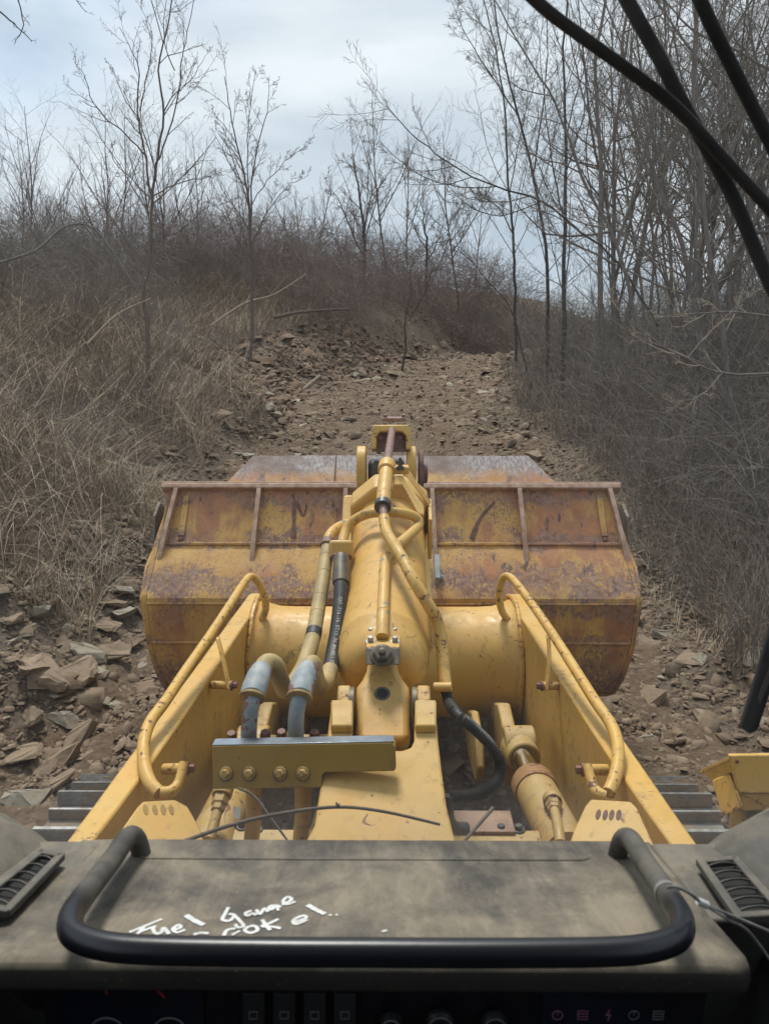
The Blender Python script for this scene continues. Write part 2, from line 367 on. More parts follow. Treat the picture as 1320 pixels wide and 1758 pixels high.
bark('twig_grey', (0.235, 0.2, 0.168), (0.168, 0.144, 0.123)); bark('twig_brown', (0.187, 0.14, 0.108), (0.131, 0.099, 0.081)); bark('twig_pale', (0.505, 0.411, 0.291), (0.374, 0.299, 0.206)); bark('twig_hazed', (.215, .185, .172), (.17, .145, .137))  # the last, for distant growth, has haze put into its colour
bark('wood_pale', (.36, .29, .21), (.26, .20, .14), 14, .3)
def grassm(name, a, b, c):
    k = NT(name); g = k.mix(k.ramp(k.noise(.9, 4), .38, .62), a, b); g = k.mix(k.ramp(k.noise(9, 3), .45, .7), g, c); k.col(g); k.rough(.85)
grassm('dry_grass', (.42, .335, .23), (.30, .235, .165), (.54, .44, .305)); grassm('dead_weeds', (.28, .205, .145), (.20, .15, .11), (.36, .285, .20)); grassm('grey_weeds', (.24, .20, .165), (.175, .145, .12), (.30, .255, .205))
grassm('fallen_leaves', (.16, .095, .055), (.115, .07, .045), (.21, .14, .085))
bark('twig_rust', (.255, .185, .155), (.185, .138, .12))
rockmat('red_clod', (.175, .108, .068), (.22, .145, .092), (.12, .074, .048))
# ================================================================ terrain
_T = np.random.RandomState(7).rand(256, 256)
def vn(x, y):
    xi, yi = np.floor(x).astype(int), np.floor(y).astype(int); fx, fy = x - xi, y - yi
    fx = fx * fx * (3 - 2 * fx); fy = fy * fy * (3 - 2 * fy)
    a, b, c, d = _T[xi & 255, yi & 255], _T[(xi + 1) & 255, yi & 255], _T[xi & 255, (yi + 1) & 255], _T[(xi + 1) & 255, (yi + 1) & 255]
    return (a * (1 - fx) + b * fx) * (1 - fy) + (c * (1 - fx) + d * fx) * fy - .5
def fbm(x, y, s, o=4):
    r = 0; a = 1.
    for i in range(o): r = r + a * vn(x * s + 17.3 * i, y * s + 9.1 * i); s *= 2.03; a *= .5
    return r
def sst(a, b, x): t = np.clip((x - a) / (b - a), 0, 1); return t * t * (3 - 2 * t)
def XC(y): t = np.clip(np.asarray(y, float) - 14, 0, 40); return .0112 * t * t
def HW(y): return 2.45 - .45 * sst(12, 26, np.asarray(y, float)) + .25 * np.sin(np.asarray(y) * .7) + .15 * np.sin(np.asarray(y) * 1.9 + 1)
def ZR(y): y = np.asarray(y, float); return .95 * sst(5.5, 18, y) + .034 * np.clip(y - 18, 0, 15) - .11 * np.clip(y - 33, 0, 16) * sst(32, 38, y)
def H(x, y, fine=True):
    x = np.asarray(x, float); y = np.asarray(y, float); u = x - XC(y)
    a = np.clip(-u - HW(y) + .1, 0, None); b = np.clip(u - HW(y) + .1, 0, None); off = np.clip((np.abs(u) - HW(y)) / 1.2, 0, 1)
    z = ZR(y) + 2.7 * (1 - np.exp(-a / 3.6)) * (.55 + .45 * sst(2, 8, y)) + 1.9 * (1 - np.exp(-b / 7.))
    z = z + (1.3 * np.exp(-((u + 10) / 7.) ** 2) * sst(22, 36, y) + 1.2 * sst(33, 46, y)) * off
    z = z + off * fbm(x, y, .35, 3) * .55 * np.clip(1 - np.hypot(x, y) / 300, .2, 1)
    # shallow wheel ruts and a spoil berm at each road edge
    z = z + .10 * np.exp(-((np.abs(u) - HW(y) + .25) / .35) ** 2) * (.6 + 1.2 * fbm(x, y, .8, 2))
    z = z - .05 * np.exp(-((np.abs(u) - .95) / .34) ** 2) * (1 + .8 * sst(6, 10, y))
    # bars pressed by the crawler tracks
    z = z + .03 * np.sin(y * 2 * np.pi / .21) * np.exp(-((np.abs(u) - .95) / .34) ** 4) * sst(5, 9, y) * (fbm(x, y, .5, 2) > -.12)
    if fine: z = z + fbm(x, y, 1.9, 4) * (.09 + .07 * off)
    return z
def axis(lo, hi, step, far_lo, far_hi, g=1.13):
    c = list(np.arange(lo, hi, step)); s = step
    while c[-1] < far_hi: s *= g; c.append(c[-1] + s)
    s = step
    while c[0] > far_lo: s *= g; c.insert(0, c[0] - s)
    return np.array(c)
def grid(name, X, Y, Z, mat):
    n, m = X.shape; I = np.arange(n * m).reshape(n, m)
    F = np.stack([I[:-1, :-1], I[:-1, 1:], I[1:, 1:], I[1:, :-1]], -1).reshape(-1, 4)
    return npmesh(name, np.stack([X, Y, Z], -1).reshape(-1, 3), F, mat, smooth=True)
gx, gy = axis(-9, 9, .13, -500, 500), axis(0, 26, .13, -40, 900)
X, Y = np.meshgrid(gx, gy); U_ = np.abs(X - XC(Y))
Z = H(X, Y) - .12 * (1 - sst(HW(Y) - .55, HW(Y) - .15, U_)) * (Y < 62)
g = grid('hillside', X, Y, Z, 'hill_soil'); tag(g, 'brown hillside of soil and leaf litter either side of the dirt road', kind='structure')
ry = axis(-4, 30, .09, -5, 60, 1.06); rt = np.linspace(-1, 1, 66)
T_, Y = np.meshgrid(rt, ry); X = XC(Y) + T_ * (HW(Y) + .35 + .25 * fbm(T_ * 0 + np.sign(T_) * 5, Y, .9, 3))
Z = H(X, Y) + fbm(X, Y, 5, 3) * .07 + .012 - .16 * sst(.86, 1, np.abs(T_))
g = grid('dirt_road', X, Y, Z, 'road_dirt'); tag(g, 'brown stony dirt road climbing ahead of the loader', kind='structure')

# ---------------------------------------------------------------- stones
rng = np.random.RandomState(11); random.seed(5)
def hull(r, fx, fy, fz, n=13):
    bm = bmesh.new()
    for i in range(n):
        v = r.normal(size=3); v /= np.abs(v).max() ** .75 * np.linalg.norm(v) ** .25
        bm.verts.new((v[0] * fx, v[1] * fy, v[2] * fz))
    q = bmesh.ops.convex_hull(bm, input=bm.verts); bmesh.ops.delete(bm, geom=[g for g in q['geom_interior'] if isinstance(g, bmesh.types.BMVert)], context='VERTS')
    bmesh.ops.dissolve_limit(bm, angle_limit=.22, verts=bm.verts, edges=bm.edges)
    bmesh.ops.bevel(bm, geom=list(bm.edges), offset=.025, segments=1, affect='EDGES', profile=.5, clamp_overlap=True); bmesh.ops.triangulate(bm, faces=bm.faces)
    bmesh.ops.subdivide_edges(bm, edges=[e for e in bm.edges if e.calc_length() > .16], cuts=1, use_grid_fill=True); bmesh.ops.triangulate(bm, faces=bm.faces)
    for v in bm.verts: v.co += Vector(tuple(r.normal(size=3))) * .013
    me = bpy.data.meshes.new('rock'); bm.to_mesh(me); bm.free(); return me
RK = []
for i in range(14):
    me = hull(rng, .5, rng.uniform(.26, .45), rng.uniform(.09, .22), rng.randint(11, 17)); me.materials.append(M['shale_grey' if i % 2 else 'shale_brown']); RK.append(me)
def rock(x, y, s, label, group, tilt=.35, lift=.0):
    z = float(H(x, y)); o = inst('rock', RK[rng.randint(14)], (x, y, z + s * (.06 + lift)), 0, s, rot=(rng.normal() * tilt, rng.normal() * tilt, rng.uniform(0, 6.28)))
    return tag(o, label, 'rock', group)
G1, L1 = 'rocks on the left verge', 'small angular rock among the rubble slabs left of the bucket'
for px, py, s in ((215, 1060, .42), (180, 1080, .38), (185, 1130, .44), (130, 1175, .5), (150, 1130, .34), (120, 1120, .30), (75, 1165, .5), (60, 1160, .36), (55, 1240, .3), (30, 1305, .36),
                  (105, 1310, .36), (200, 1045, .36), (225, 1110, .3), (90, 1040, .22), (70, 1060, .3), (205, 1020, .3), (25, 1070, .3), (110, 1240, .24), (130, 1275, .34), (100, 1350, .26), (170, 1160, .2), (45, 1380, .3), (80, 1330, .22)):
    d = 6.6
    for it in range(12):
        p = W(px, py, d); d += (p.z - float(H(p.x, p.y))) * 1.1
    rock(p.x, p.y, s * .95, 'large angular slab of shale in the rubble left of the bucket', 'large slabs on the left verge', .4, .06)
for i in range(80):
    x, y = rng.uniform(-4.6, -1.9), rng.uniform(4.2, 9.5); rock(x, y, rng.choice([.1, .14, .18, .24], p=[.35, .3, .2, .15]) * rng.uniform(.8, 1.3), L1, G1)
for i in range(75):
    y = rng.uniform(12, 27); x = float(XC(y) - HW(y)) + rng.normal() * .45 + .1; rock(x, y, rng.choice([.15, .22, .32, .45], p=[.35, .3, .2, .15]) * rng.uniform(.8, 1.3), 'pale broken slab in the spoil along the left edge of the climbing road', 'slabs along the left road edge', .3)
for i in range(60):
    y = rng.uniform(12, 30); x = float(XC(y) + HW(y)) - .3 + rng.normal() * .4; rock(x, y, rng.choice([.15, .22, .32, .4], p=[.4, .3, .2, .1]) * rng.uniform(.8, 1.3), 'broken rock in the spoil along the right edge of the climbing road', 'rocks along the right road edge', .3)
for i in range(55):
    x, y = rng.uniform(1.6, 3.7), rng.uniform(3.4, 8); rock(x, y, rng.choice([.08, .12, .17, .26], p=[.35, .35, .2, .1]) * rng.uniform(.8, 1.3), 'small stone on the dirt right of the bucket and track', 'stones on the right verge')
# loose shale chips, far too many to count
def chips(name, x, y, s, mat, label, flat=1.):
    n = len(x); r = np.random.RandomState(3)
    base = np.array([[-1, -.8, -1], [.9, -1, -1], [1, .8, -1], [-.8, 1, -1], [-.75, -.6, 1], [.6, -.75, 1], [.8, .5, 1], [-.5, .8, 1]], float)
    V = base[None] * (1 + r.normal(size=(n, 8, 3)) * .28); V *= s[:, None, None] * np.stack([np.ones(n), r.uniform(.35, .85, n), r.uniform(.10, .38, n) * flat], -1)[:, None]
    an = r.uniform(0, 6.28, n); tl = r.normal(size=n) * .4; c, q = np.cos(tl)[:, None], np.sin(tl)[:, None]
    V = np.stack([V[..., 0] * c - V[..., 2] * q, V[..., 1], V[..., 0] * q + V[..., 2] * c], -1); c, q = np.cos(an)[:, None], np.sin(an)[:, None]
    V = np.stack([V[..., 0] * c - V[..., 1] * q, V[..., 0] * q + V[..., 1] * c, V[..., 2]], -1)
    V += np.stack([x, y, H(x, y) + s * .12 + .008], -1)[:, None]
    F = np.array([[4, 5, 6, 7], [0, 1, 5, 4], [1, 2, 6, 5], [2, 3, 7, 6], [3, 0, 4, 7]]); F = (F[None] + np.arange(n)[:, None, None] * 8).reshape(-1, 4)
    return tag(npmesh(name, V.reshape(-1, 3), F, mat), label, 'gravel', kind='stuff')
n = 44000; r = np.random.RandomState(21); t = r.rand(n) ** 1.3; y = 3 + 32 * t; u = np.where(r.rand(n) < .55, np.sign(r.rand(n) - .5) * np.abs(HW(y) - .3 + r.normal(size=n) * .55), r.normal(size=n) * 1.7); x = XC(y) + u; s = np.exp(r.normal(size=n) * .65 - 4.1) * (.8 + .035 * y)
chips('loose_gravel', x, y, s, 'chip_stone', 'loose brown shale chips scattered over the dirt road')
n = 16000; x = np.where(r.rand(n) < .6, -1.7 - 3.4 * r.rand(n), 1.5 + 2.8 * r.rand(n)); y = 3 + 7.5 * r.rand(n); s = np.exp(r.normal(size=n) * .68 - 4.3)
chips('verge_gravel', x, y, s, 'chip_stone', 'loose shale chips on the verges beside the tracks')

n = 5200; y = 15 + 14 * r.rand(n); x = XC(y) - HW(y) + .2 - 2.6 * r.rand(n) ** 1.3; s = np.exp(r.normal(size=n) * .65 - 3.3)
chips('earth_clods', x, y, s, 'red_clod', 'freshly broken reddish earth clods on the cut below the left crest')
# ================================================================ branches
def tubes(lines, k):
    """lines: list of (points (N,3), radii (N)) -> V, F; grouped by N"""
    by = {}
    for p, r in lines: by.setdefault(len(p), []).append((p, r))
    Vs, Fs, b = [], [], 0
    for N, g in by.items():
        P = np.array([q[0] for q in g]); Rr = np.array([q[1] for q in g]); B = len(g)
        T = np.gradient(P, axis=1); T /= np.linalg.norm(T, axis=-1, keepdims=True) + 1e-9
        ref = np.where(np.abs(T[:, :1, 2:3]) > .8, np.array([1., 0, 0]), np.array([0, 0, 1.])); x = np.cross(np.broadcast_to(ref, T.shape), T); x /= np.linalg.norm(x, axis=-1, keepdims=True) + 1e-9
        y = np.cross(T, x); a = np.arange(k) * 2 * np.pi / k
        V = P[:, :, None] + Rr[:, :, None, None] * (x[:, :, None] * np.cos(a)[:, None] + y[:, :, None] * np.sin(a)[:, None])
        I = np.arange(B * N * k).reshape(B, N, k); J = np.roll(I, -1, 2)
        Fs.append((np.stack([I[:, :-1], J[:, :-1], J[:, 1:], I[:, 1:]], -1).reshape(-1, 4)) + b); Vs.append(V.reshape(-1, 3)); b += B * N * k
    return np.concatenate(Vs), np.concatenate(Fs)
def joined(*vf):
    Vs, Fs, b = [], [], 0
    for V, F in vf: Vs.append(V); Fs.append(F + b); b += len(V)
    return np.concatenate(Vs), np.concatenate(Fs)
def unit(v): return v / (np.linalg.norm(v) + 1e-9)
def wander(r, p, d, L, n, wob, up):
    pts = [p]; d = unit(d)
    for i in range(n - 1):
        d = unit(d + r.normal(size=3) * wob + np.array([0, 0, up])); p = p + d * L / (n - 1); pts.append(p)
    return np.array(pts)
def sprout(r, pts, rad, lv, out, P):
    """side shoots along a limb; out[lv] collects (pts, radii)"""
    L = np.linalg.norm(np.diff(pts, axis=0), axis=1).sum()
    cnt = P['n'][lv]; cnt = int(cnt * P.get('dens', 1) * r.uniform(.75, 1.25) + .5)
    for i in range(cnt):
        t = P['t0'][lv] + (1 - P['t0'][lv]) * (i + r.rand()) / cnt; f = t * (len(pts) - 1); j = min(int(f), len(pts) - 2); f -= j
        p = pts[j] * (1 - f) + pts[j + 1] * f; d = unit(pts[j + 1] - pts[j]); rr = (rad[j] * (1 - f) + rad[j + 1] * f)
        q = r.normal(size=3); q = unit(q - d * q.dot(d)); an = P['ang'][lv] * r.uniform(.7, 1.3)
        dd = d * math.cos(an) + q * math.sin(an); l = P['len'][lv] * (P['L'] if P.get('abs') else L) * r.uniform(.55, 1.15) * (1.15 - .55 * t)
        r0 = max(min(rr * .62, P['rmax'][lv]), P['rmin']); n = P['np'][lv]; b = wander(r, p, dd, l, n, P['wob'][lv], P['up'][lv])
        rd = np.linspace(r0, max(r0 * .35, P['rmin'] * .7), n); out[lv].append((b, rd))
        if lv + 1 < len(P['n']): sprout(r, b, rd, lv + 1, out, P)
TREE = dict(n=(15, 8, 5), t0=(.28, .2, .15), ang=(.75, .8, .8), len=(.36, .42, .45), rmax=(.024, .009, .005), rmin=.0026, np=(6, 5, 4), wob=(.13, .17, .2), up=(.10, .06, .04))
def make_tree(seed, h, r0, lean=.06, P=TREE, fork=1, thin=1.):
    r = np.random.RandomState(seed); limbs = []; out = [[] for _ in P['n']]
    base = wander(r, np.array([0., 0, -.25]), np.array([r.normal() * lean, r.normal() * lean, 1]), h, 12, P.get('tw', .075), .02); limbs.append((base, np.linspace(r0, r0 * .16, 12) ** 1.0))
    for i in range(fork):
        j = r.randint(3, 7); q = r.normal(size=3); q[2] = 0; d = unit(np.array([0, 0, 1.]) + unit(q) * r.uniform(.35, .6)); rr = limbs[0][1][j] * .75
        limbs.append((wander(r, base[j], d, h * (1 - j / 12) * .95, 9, .07, .05), np.linspace(rr, rr * .2, 9)))
    for p, rd in limbs: sprout(r, p, rd, 0, out, dict(P, dens=thin * (1 if len(p) > 9 else .65)))
    tv = tubes([l for l in limbs], 8); cv = joined(tubes(out[0], 4), *[tubes(o, 3) for o in out[1:] if o]); return tv, cv
def tree_obj(tv, cv, loc, rz, sc, label, group, mats, name='bare_tree'):
    t = empty(name, loc); t.rotation_euler[2] = rz; t.scale = (sc, sc, sc); tag(t, label, 'tree', group)
    inst('trunk', tv, parent=t); inst('crown', cv, parent=t); return t
def tmesh(seed, *a, mats=('bark_grey', 'twig_grey'), **k):
    tv, cv = make_tree(seed, *a, **k); return npmesh('trunk', *tv, mats[0], False, True), npmesh('crown', *cv, mats[1], False)
# -------- shrubs
def make_shrub(seed, h, stems, spread, r0=.009, n2=5, n3=3, arch=-.02):
    r = np.random.RandomState(seed); L0 = []; o1 = [[], []]
    P = dict(n=(n2, n3), t0=(.2, .15), ang=(.6, .7), len=(.45, .5), rmax=(.005, .0035), rmin=.0022, np=(4, 3), wob=(.2, .25), up=(.03, 0))
    for i in range(stems):
        a = r.uniform(0, 6.28); d = np.array([math.cos(a) * spread * r.uniform(.1, 1), math.sin(a) * spread * r.uniform(.1, 1), 1]); p = wander(r, np.array([math.cos(a), math.sin(a), 0]) * r.rand() * .35 + np.array([0, 0, -.1]), d, h * r.uniform(.5, 1.1), 7, .12, arch)
        rd = np.linspace(r0 * r.uniform(.5, 1.1), .003, 7); L0.append((p, rd)); sprout(r, p, rd, 0, o1, P)
    return joined(tubes(L0, 4), tubes(o1[0], 3), tubes(o1[1], 3))
SH = {}
for key, mat in (('grey', 'twig_grey'), ('brown', 'twig_brown'), ('far', 'twig_hazed')):
    SH[key] = [npmesh('bare_shrub', *make_shrub(100 + i, 2.0 + .5 * (i % 3), 13 + 3 * (i % 4), .55 + .15 * (i % 3), arch=-.03 + .025 * (i % 3)), mat, False) for i in range(5)] if key == 'grey' else []
SH['rust'] = []
for key, mat in (('brown', 'twig_brown'), ('far', 'twig_hazed'), ('rust', 'twig_rust')):
    for m0 in SH['grey']:
        m = m0.copy(); m.materials.clear(); m.materials.append(M[mat]); SH[key].append(m)
def shrub(x, y, s, key, label, group):
    o = inst('bare_shrub', SH[key][rng.randint(5)], (x, y, float(H(x, y, False)) - .05), rng.uniform(0, 6.28), s); o.rotation_euler[0] = rng.normal() * .08; return tag(o, label, 'shrub', group)
for i in range(72):                                   # right verge thicket, nearest rows
    y = rng.uniform(6.8, 26); x = float(XC(y)) + 3.1 + 1.0 * rng.rand() + (y * .55) * rng.rand() ** 1.2
    if x < y * .62 + 2: shrub(x, y, rng.uniform(.7, 1.15), 'grey', 'tangled grey leafless shrub in the thicket right of the road', 'shrubs in the right thicket')
for i in range(16):
    y = rng.uniform(26, 48); x = float(XC(y)) + 3.4 + 14 * rng.rand(); shrub(x, y, rng.uniform(.8, 1.3), 'far', 'leafless shrub beside the far right end of the road', 'shrubs by the far right road end')
for i in range(46):                                   # left bank
    y = rng.uniform(8, 26); x = float(XC(y)) - 3.8 - (1 + y * .42) * rng.rand(); shrub(x, y, rng.uniform(.35, .75), 'brown', 'low brown leafless shrub on the grassy left bank', 'shrubs on the left bank')
for i in range(52):                                   # left crest line
    y = rng.uniform(19, 40); x = float(XC(y)) - 6.5 - y * .5 * rng.rand(); shrub(x, y, rng.uniform(.55, .95), 'grey' if i % 3 else 'far', 'bushy leafless shrub along the crest of the left bank', 'shrubs on the left crest')
for i in range(84):                                   # ridge closing the view
    y = 26 + 20 * rng.rand() ** 1.4; u = -3.2 - 15 * rng.rand() ** 1.2; x = float(XC(y)) + u
    if x > -16: shrub(x, y, rng.uniform(.85, 1.25), ('rust', 'far', 'brown')[i % 3], 'reddish brown leafless shrub on the ridge behind the road bend' if i % 3 == 0 else 'brown leafless shrub on the ridge behind the road bend', 'red brown shrubs on the ridge' if i % 3 == 0 else 'shrubs on the ridge')
for i in range(18):
    y = rng.uniform(35, 42); x = float(XC(y)) + rng.uniform(-3.4, 3.0); shrub(x, y, rng.uniform(.7, 1.1), 'rust' if i % 2 else 'far', 'leafless shrub closing off the far end of the dirt road', 'shrubs across the road end')
for i in range(22):
    y = rng.uniform(44, 66); x = float(XC(y)) + rng.uniform(-6, 16); shrub(x, y, rng.uniform(.9, 1.5), 'far', 'far leafless shrub beyond the road crest', 'shrubs beyond the road crest')
# -------- template trees
TR = [tmesh(300 + i, 6.5 + .6 * (i % 4), .038 + .012 * (i % 3), fork=1 + i % 3, thin=1.0, lean=.05 + .07 * (i % 3), P=dict(TREE, ang=((.75, .8, .8), (1.05, .9, .9), (1.3, .8, .9))[i % 3], up=((.10, .06, .04), (.05, .05, .04), (.16, .05, .03))[i % 3], len=((.36, .42, .45), (.45, .38, .42), (.30, .45, .5))[i % 3], tw=(.06, .11, .085)[i % 3])) for i in range(7)]
TF = [tmesh(340 + i, 7.5 + .5 * i, .058, fork=2, thin=.85, mats=('bark_brown', 'twig_hazed')) for i in range(4)]
TS = [tmesh(360 + i, 4.6, .024, fork=i % 2, thin=.6, mats=('bark_grey', 'twig_grey'), lean=.22) for i in range(3)]
def plant(T, i, x, y, s, label, group, name='bare_tree'):
    return tree_obj(*T[i % len(T)], (x, y, float(H(x, y, False))), rng.uniform(0, 6.28), s, label, group, None, name)
for i in range(46):                                   # wood right of the road
    y = rng.uniform(13, 34); x = float(XC(y)) + 4.0 + (y * .52 - 1.5) * rng.rand()
    plant(TR, i, x, y, rng.uniform(.9, 1.5), 'slender grey leafless tree in the wood right of the road', 'trees in the right wood')
for i in range(26):
    y = rng.uniform(34, 60); x = float(XC(y)) + 3.5 + 16 * rng.rand(); plant(TF, i, x, y, rng.uniform(.8, 1.3), 'far leafless tree at the back of the right wood', 'far trees right')
for i in range(14):                                   # saplings leaning out of the right thicket
    y = rng.uniform(7.5, 14); x = 3.4 + y * .42 * rng.rand(); plant(TS, i, x, y, rng.uniform(.7, 1.1), 'thin bare sapling in the thicket right of the bucket', 'saplings in the right thicket', 'bare_sapling')
for i in range(28):                                   # skyline on the ridge and left crest
    y = rng.uniform(40, 66); x = rng.uniform(-30, 8); plant(TF, i, x, y, rng.uniform(.8, 1.25), 'far leafless tree on the skyline behind the ridge', 'skyline trees')
for i in range(14):
    y = rng.uniform(28, 46); x = -5 - (y * .45) * rng.rand(); plant(TF, i, x, y, rng.uniform(.5, .85), 'hazy pale leafless tree on the skyline of the left bank', 'trees on the left crest')
# -------- trees traced at their own depth: limbs are photo polylines, twigs are grown round them
def traced(name, d, limbs, label, seed, mats=('bark_grey', 'twig_grey'), dens=1., group=None, P=None, spread=.35, tw=1.):
    r = np.random.RandomState(seed); L = []; out = [[], [], []]
    Q = dict(n=(11, 7, 5), t0=(.22, .2, .2), ang=(.7, .75, .8), len=(.30 * tw, .45, .5), rmax=(.012, .0055, .0035), rmin=.0023 * d / 12, np=(5, 4, 4), wob=(.13, .18, .2), up=(.12, .06, .03), dens=dens)
    if P: Q.update(P)
    root = W(limbs[0][0][0][0], limbs[0][0][0][1], d)
    for i, (pts, r0, r1) in enumerate(limbs):
        do = 0 if i == 0 else r.uniform(-1, 1) * spread; n = len(pts)
        P3 = [W(x, y, d * (1 + .0) + do * (k / max(n - 1, 1))) for k, (x, y) in enumerate(pts)]
        sp = np.array([tuple(p - root) for p in spline(P3, 4)]); sp[1:-1] += r.normal(size=(len(sp) - 2, 3)) * .006 * d / 8
        rd = np.linspace(r0, r1, len(sp)) * .74; L.append((sp, rd)); sprout(r, sp, rd, 0, out, Q)
    t = empty(name, root); tag(t, label, 'tree', group)
    npmesh('trunk', *tubes(L[:1], 8), mats[0], t, True)
    if L[1:]: npmesh('limbs', *tubes(L[1:], 6), mats[0], t, True)
    npmesh('crown', *joined(tubes(out[0], 4), tubes(out[1], 3), *([tubes(out[2], 3)] if out[2] else [])), mats[1], t); return t
traced('bare_tree', 13, [([(256, 800), (258, 700), (252, 560), (247, 500), (258, 440), (261, 340), (268, 290), (281, 195), (272, 120), (290, 30), (298, -30)], .055, .012),
    ([(259, 330), (248, 255), (236, 190), (238, 125), (228, 90), (205, 45)], .026, .006), ([(252, 268), (215, 230), (180, 200), (155, 165), (148, 135), (128, 105)], .02, .005),
    ([(268, 290), (285, 240), (305, 165), (312, 100), (325, 40), (338, -30)], .02, .006), ([(281, 195), (295, 165), (325, 140), (352, 95)], .016, .004), ([(260, 338), (300, 315), (345, 305), (390, 292)], .016, .004),
    ([(240, 190), (250, 140), (262, 60), (240, 10)], .014, .004), ([(262, 345), (230, 310), (200, 280), (188, 255)], .014, .004), ([(272, 400), (305, 400), (350, 360), (400, 342)], .014, .004), ([(245, 215), (215, 170), (190, 110)], .012, .004), ([(300, 120), (282, 70), (284, 0), (292, -40)], .014, .004)],
    'tall slender leafless tree at left with spreading forked limbs against the sky', 1, mats=('bark_brown', 'twig_brown'), dens=.75)
traced('bare_tree', 15, [([(430, 620), (433, 520), (430, 430), (428, 360), (420, 300), (410, 262), (395, 190), (385, 130)], .05, .008), ([(430, 400), (432, 320), (440, 260), (458, 190), (462, 130)], .026, .005),
    ([(428, 360), (424, 280), (428, 200), (440, 120)], .02, .005), ([(432, 420), (455, 370), (490, 325), (530, 300)], .018, .004), ([(432, 350), (460, 310), (500, 270), (530, 250)], .014, .004), ([(410, 262), (390, 235), (365, 190)], .013, .004)],
    'slim leafless tree left of centre with a fan of fine upright twigs', 2, mats=('bark_brown', 'twig_brown'), dens=.9, P=dict(len=(.24, .4, .45)))
traced('bare_tree', 34, [([(625, 520), (626, 430), (622, 370), (612, 300), (606, 262)], .13, .02), ([(624, 440), (600, 390), (585, 350), (560, 310)], .06, .012), ([(624, 420), (645, 350), (655, 300)], .05, .012), ([(624, 450), (596, 430), (560, 400)], .04, .01), ([(626, 400), (638, 330), (630, 270)], .04, .01)],
    'bushy leafless tree standing on the ridge above the road bend', 3, mats=('bark_dark', 'twig_brown'), dens=1.0, P=dict(rmax=(.022, .010, .006), up=(.05, .03, .02)), spread=1.2)
traced('bare_tree', 38, [([(735, 560), (732, 480), (732, 420), (728, 380), (722, 340)], .12, .02), ([(733, 450), (755, 405), (765, 370)], .05, .012), ([(732, 430), (712, 390), (700, 365)], .04, .01)],
    'leafless tree with spreading crown behind the road crest', 4, mats=('bark_dark', 'twig_brown'), dens=.9, P=dict(rmax=(.022, .010, .006), up=(.05, .03, .02)), spread=1.2)
traced('bare_tree', 30, [([(540, 600), (532, 540), (522, 470), (512, 400), (506, 340)], .07, .012), ([(525, 490), (545, 440), (552, 400)], .03, .008), ([(522, 470), (500, 420), (490, 390)], .03, .008)], 'thin crooked leafless tree rising from the left bank beside the bend', 5, dens=.9, spread=1)
traced('bare_tree', 26, [([(690, 640), (697, 590), (694, 550), (706, 500), (704, 470), (712, 440)], .055, .012), ([(702, 550), (730, 500), (742, 460)], .03, .008)], 'dark leaning young tree at the foot of the ridge', 6, mats=('bark_dark', 'twig_brown'), dens=.8, spread=1)
RM = ('bark_grey', 'twig_grey')
def rt(d, limbs, label, seed, dens=1., mats=RM, tw=1.): traced('bare_tree', d, limbs, label, seed, mats, dens, spread=d * .06, tw=tw)
rt(15, [([(1030, 760), (1033, 600), (1030, 450), (1032, 330), (1028, 220), (1022, 110), (1040, 0), (1042, -60)], .085, .03), ([(1030, 240), (1005, 180), (985, 90), (975, 0)], .03, .01), ([(1031, 300), (1060, 200), (1080, 100), (1085, 0)], .03, .01), ([(1030, 420), (1000, 350), (960, 300)], .02, .006)], 'tall straight grey trunk in the middle of the right wood', 11, mats=('bark_grey', 'twig_grey'))
rt(17, [([(970, 720), (966, 560), (970, 400), (972, 250), (968, 120), (975, -40)], .075, .025), ([(970, 380), (950, 300), (935, 180), (925, 60)], .03, .008), ([(970, 300), (1000, 200), (1010, 80)], .028, .008)], 'tall thin dark trunk left of the straight grey trunk in the right wood', 12, mats=('bark_dark', 'twig_grey'))
rt(19, [([(935, 700), (940, 560), (936, 420), (915, 300), (890, 200), (860, 80), (845, -30)], .07, .02), ([(915, 300), (930, 200), (940, 90), (935, -20)], .03, .01), ([(890, 200), (850, 140), (800, 60), (775, 0)], .026, .006)], 'leafless tree curving up to the left at the edge of the right wood', 13, mats=('bark_dark', 'twig_grey'), dens=1.2)
rt(21, [([(885, 620), (884, 500), (880, 400), (872, 300), (866, 180), (850, 80), (830, 0)], .06, .018), ([(880, 400), (850, 350), (810, 330)], .025, .006), ([(875, 330), (890, 250), (905, 160), (900, 60)], .024, .006)], 'slender leafless tree nearest the road crest on the right', 14, mats=('bark_dark', 'twig_grey'), dens=1.2)
rt(11, [([(1165, 830), (1130, 640), (1090, 540), (1060, 420), (1010, 330), (985, 260), (950, 170), (900, 90), (850, 0)], .05, .012), ([(1060, 420), (1085, 330), (1110, 240), (1140, 120), (1150, 0)], .025, .008)], 'leaning trunk slanting left across the right wood', 15, dens=.9)
rt(9.5, [([(1300, 860), (1250, 700), (1205, 590), (1170, 420), (1120, 290), (1080, 170), (1070, 60), (1090, -30)], .055, .02), ([(1190, 520), (1195, 400), (1200, 250), (1195, 100), (1205, -20)], .032, .012), ([(1150, 370), (1180, 300), (1230, 180), (1300, 60)], .022, .006)], 'crooked pale trunk near the wiper in the right wood', 16, dens=.9)
rt(9, [([(1285, 900), (1262, 720), (1240, 560), (1215, 420), (1205, 300), (1190, 180), (1195, 60), (1188, -40)], .05, .02), ([(1240, 560), (1210, 460), (1150, 430), (1060, 395)], .025, .006), ([(1215, 420), (1260, 330), (1320, 250), (1370, 180)], .024, .006)], 'slender twisting trunk at the far right of the wood', 17, dens=.9)
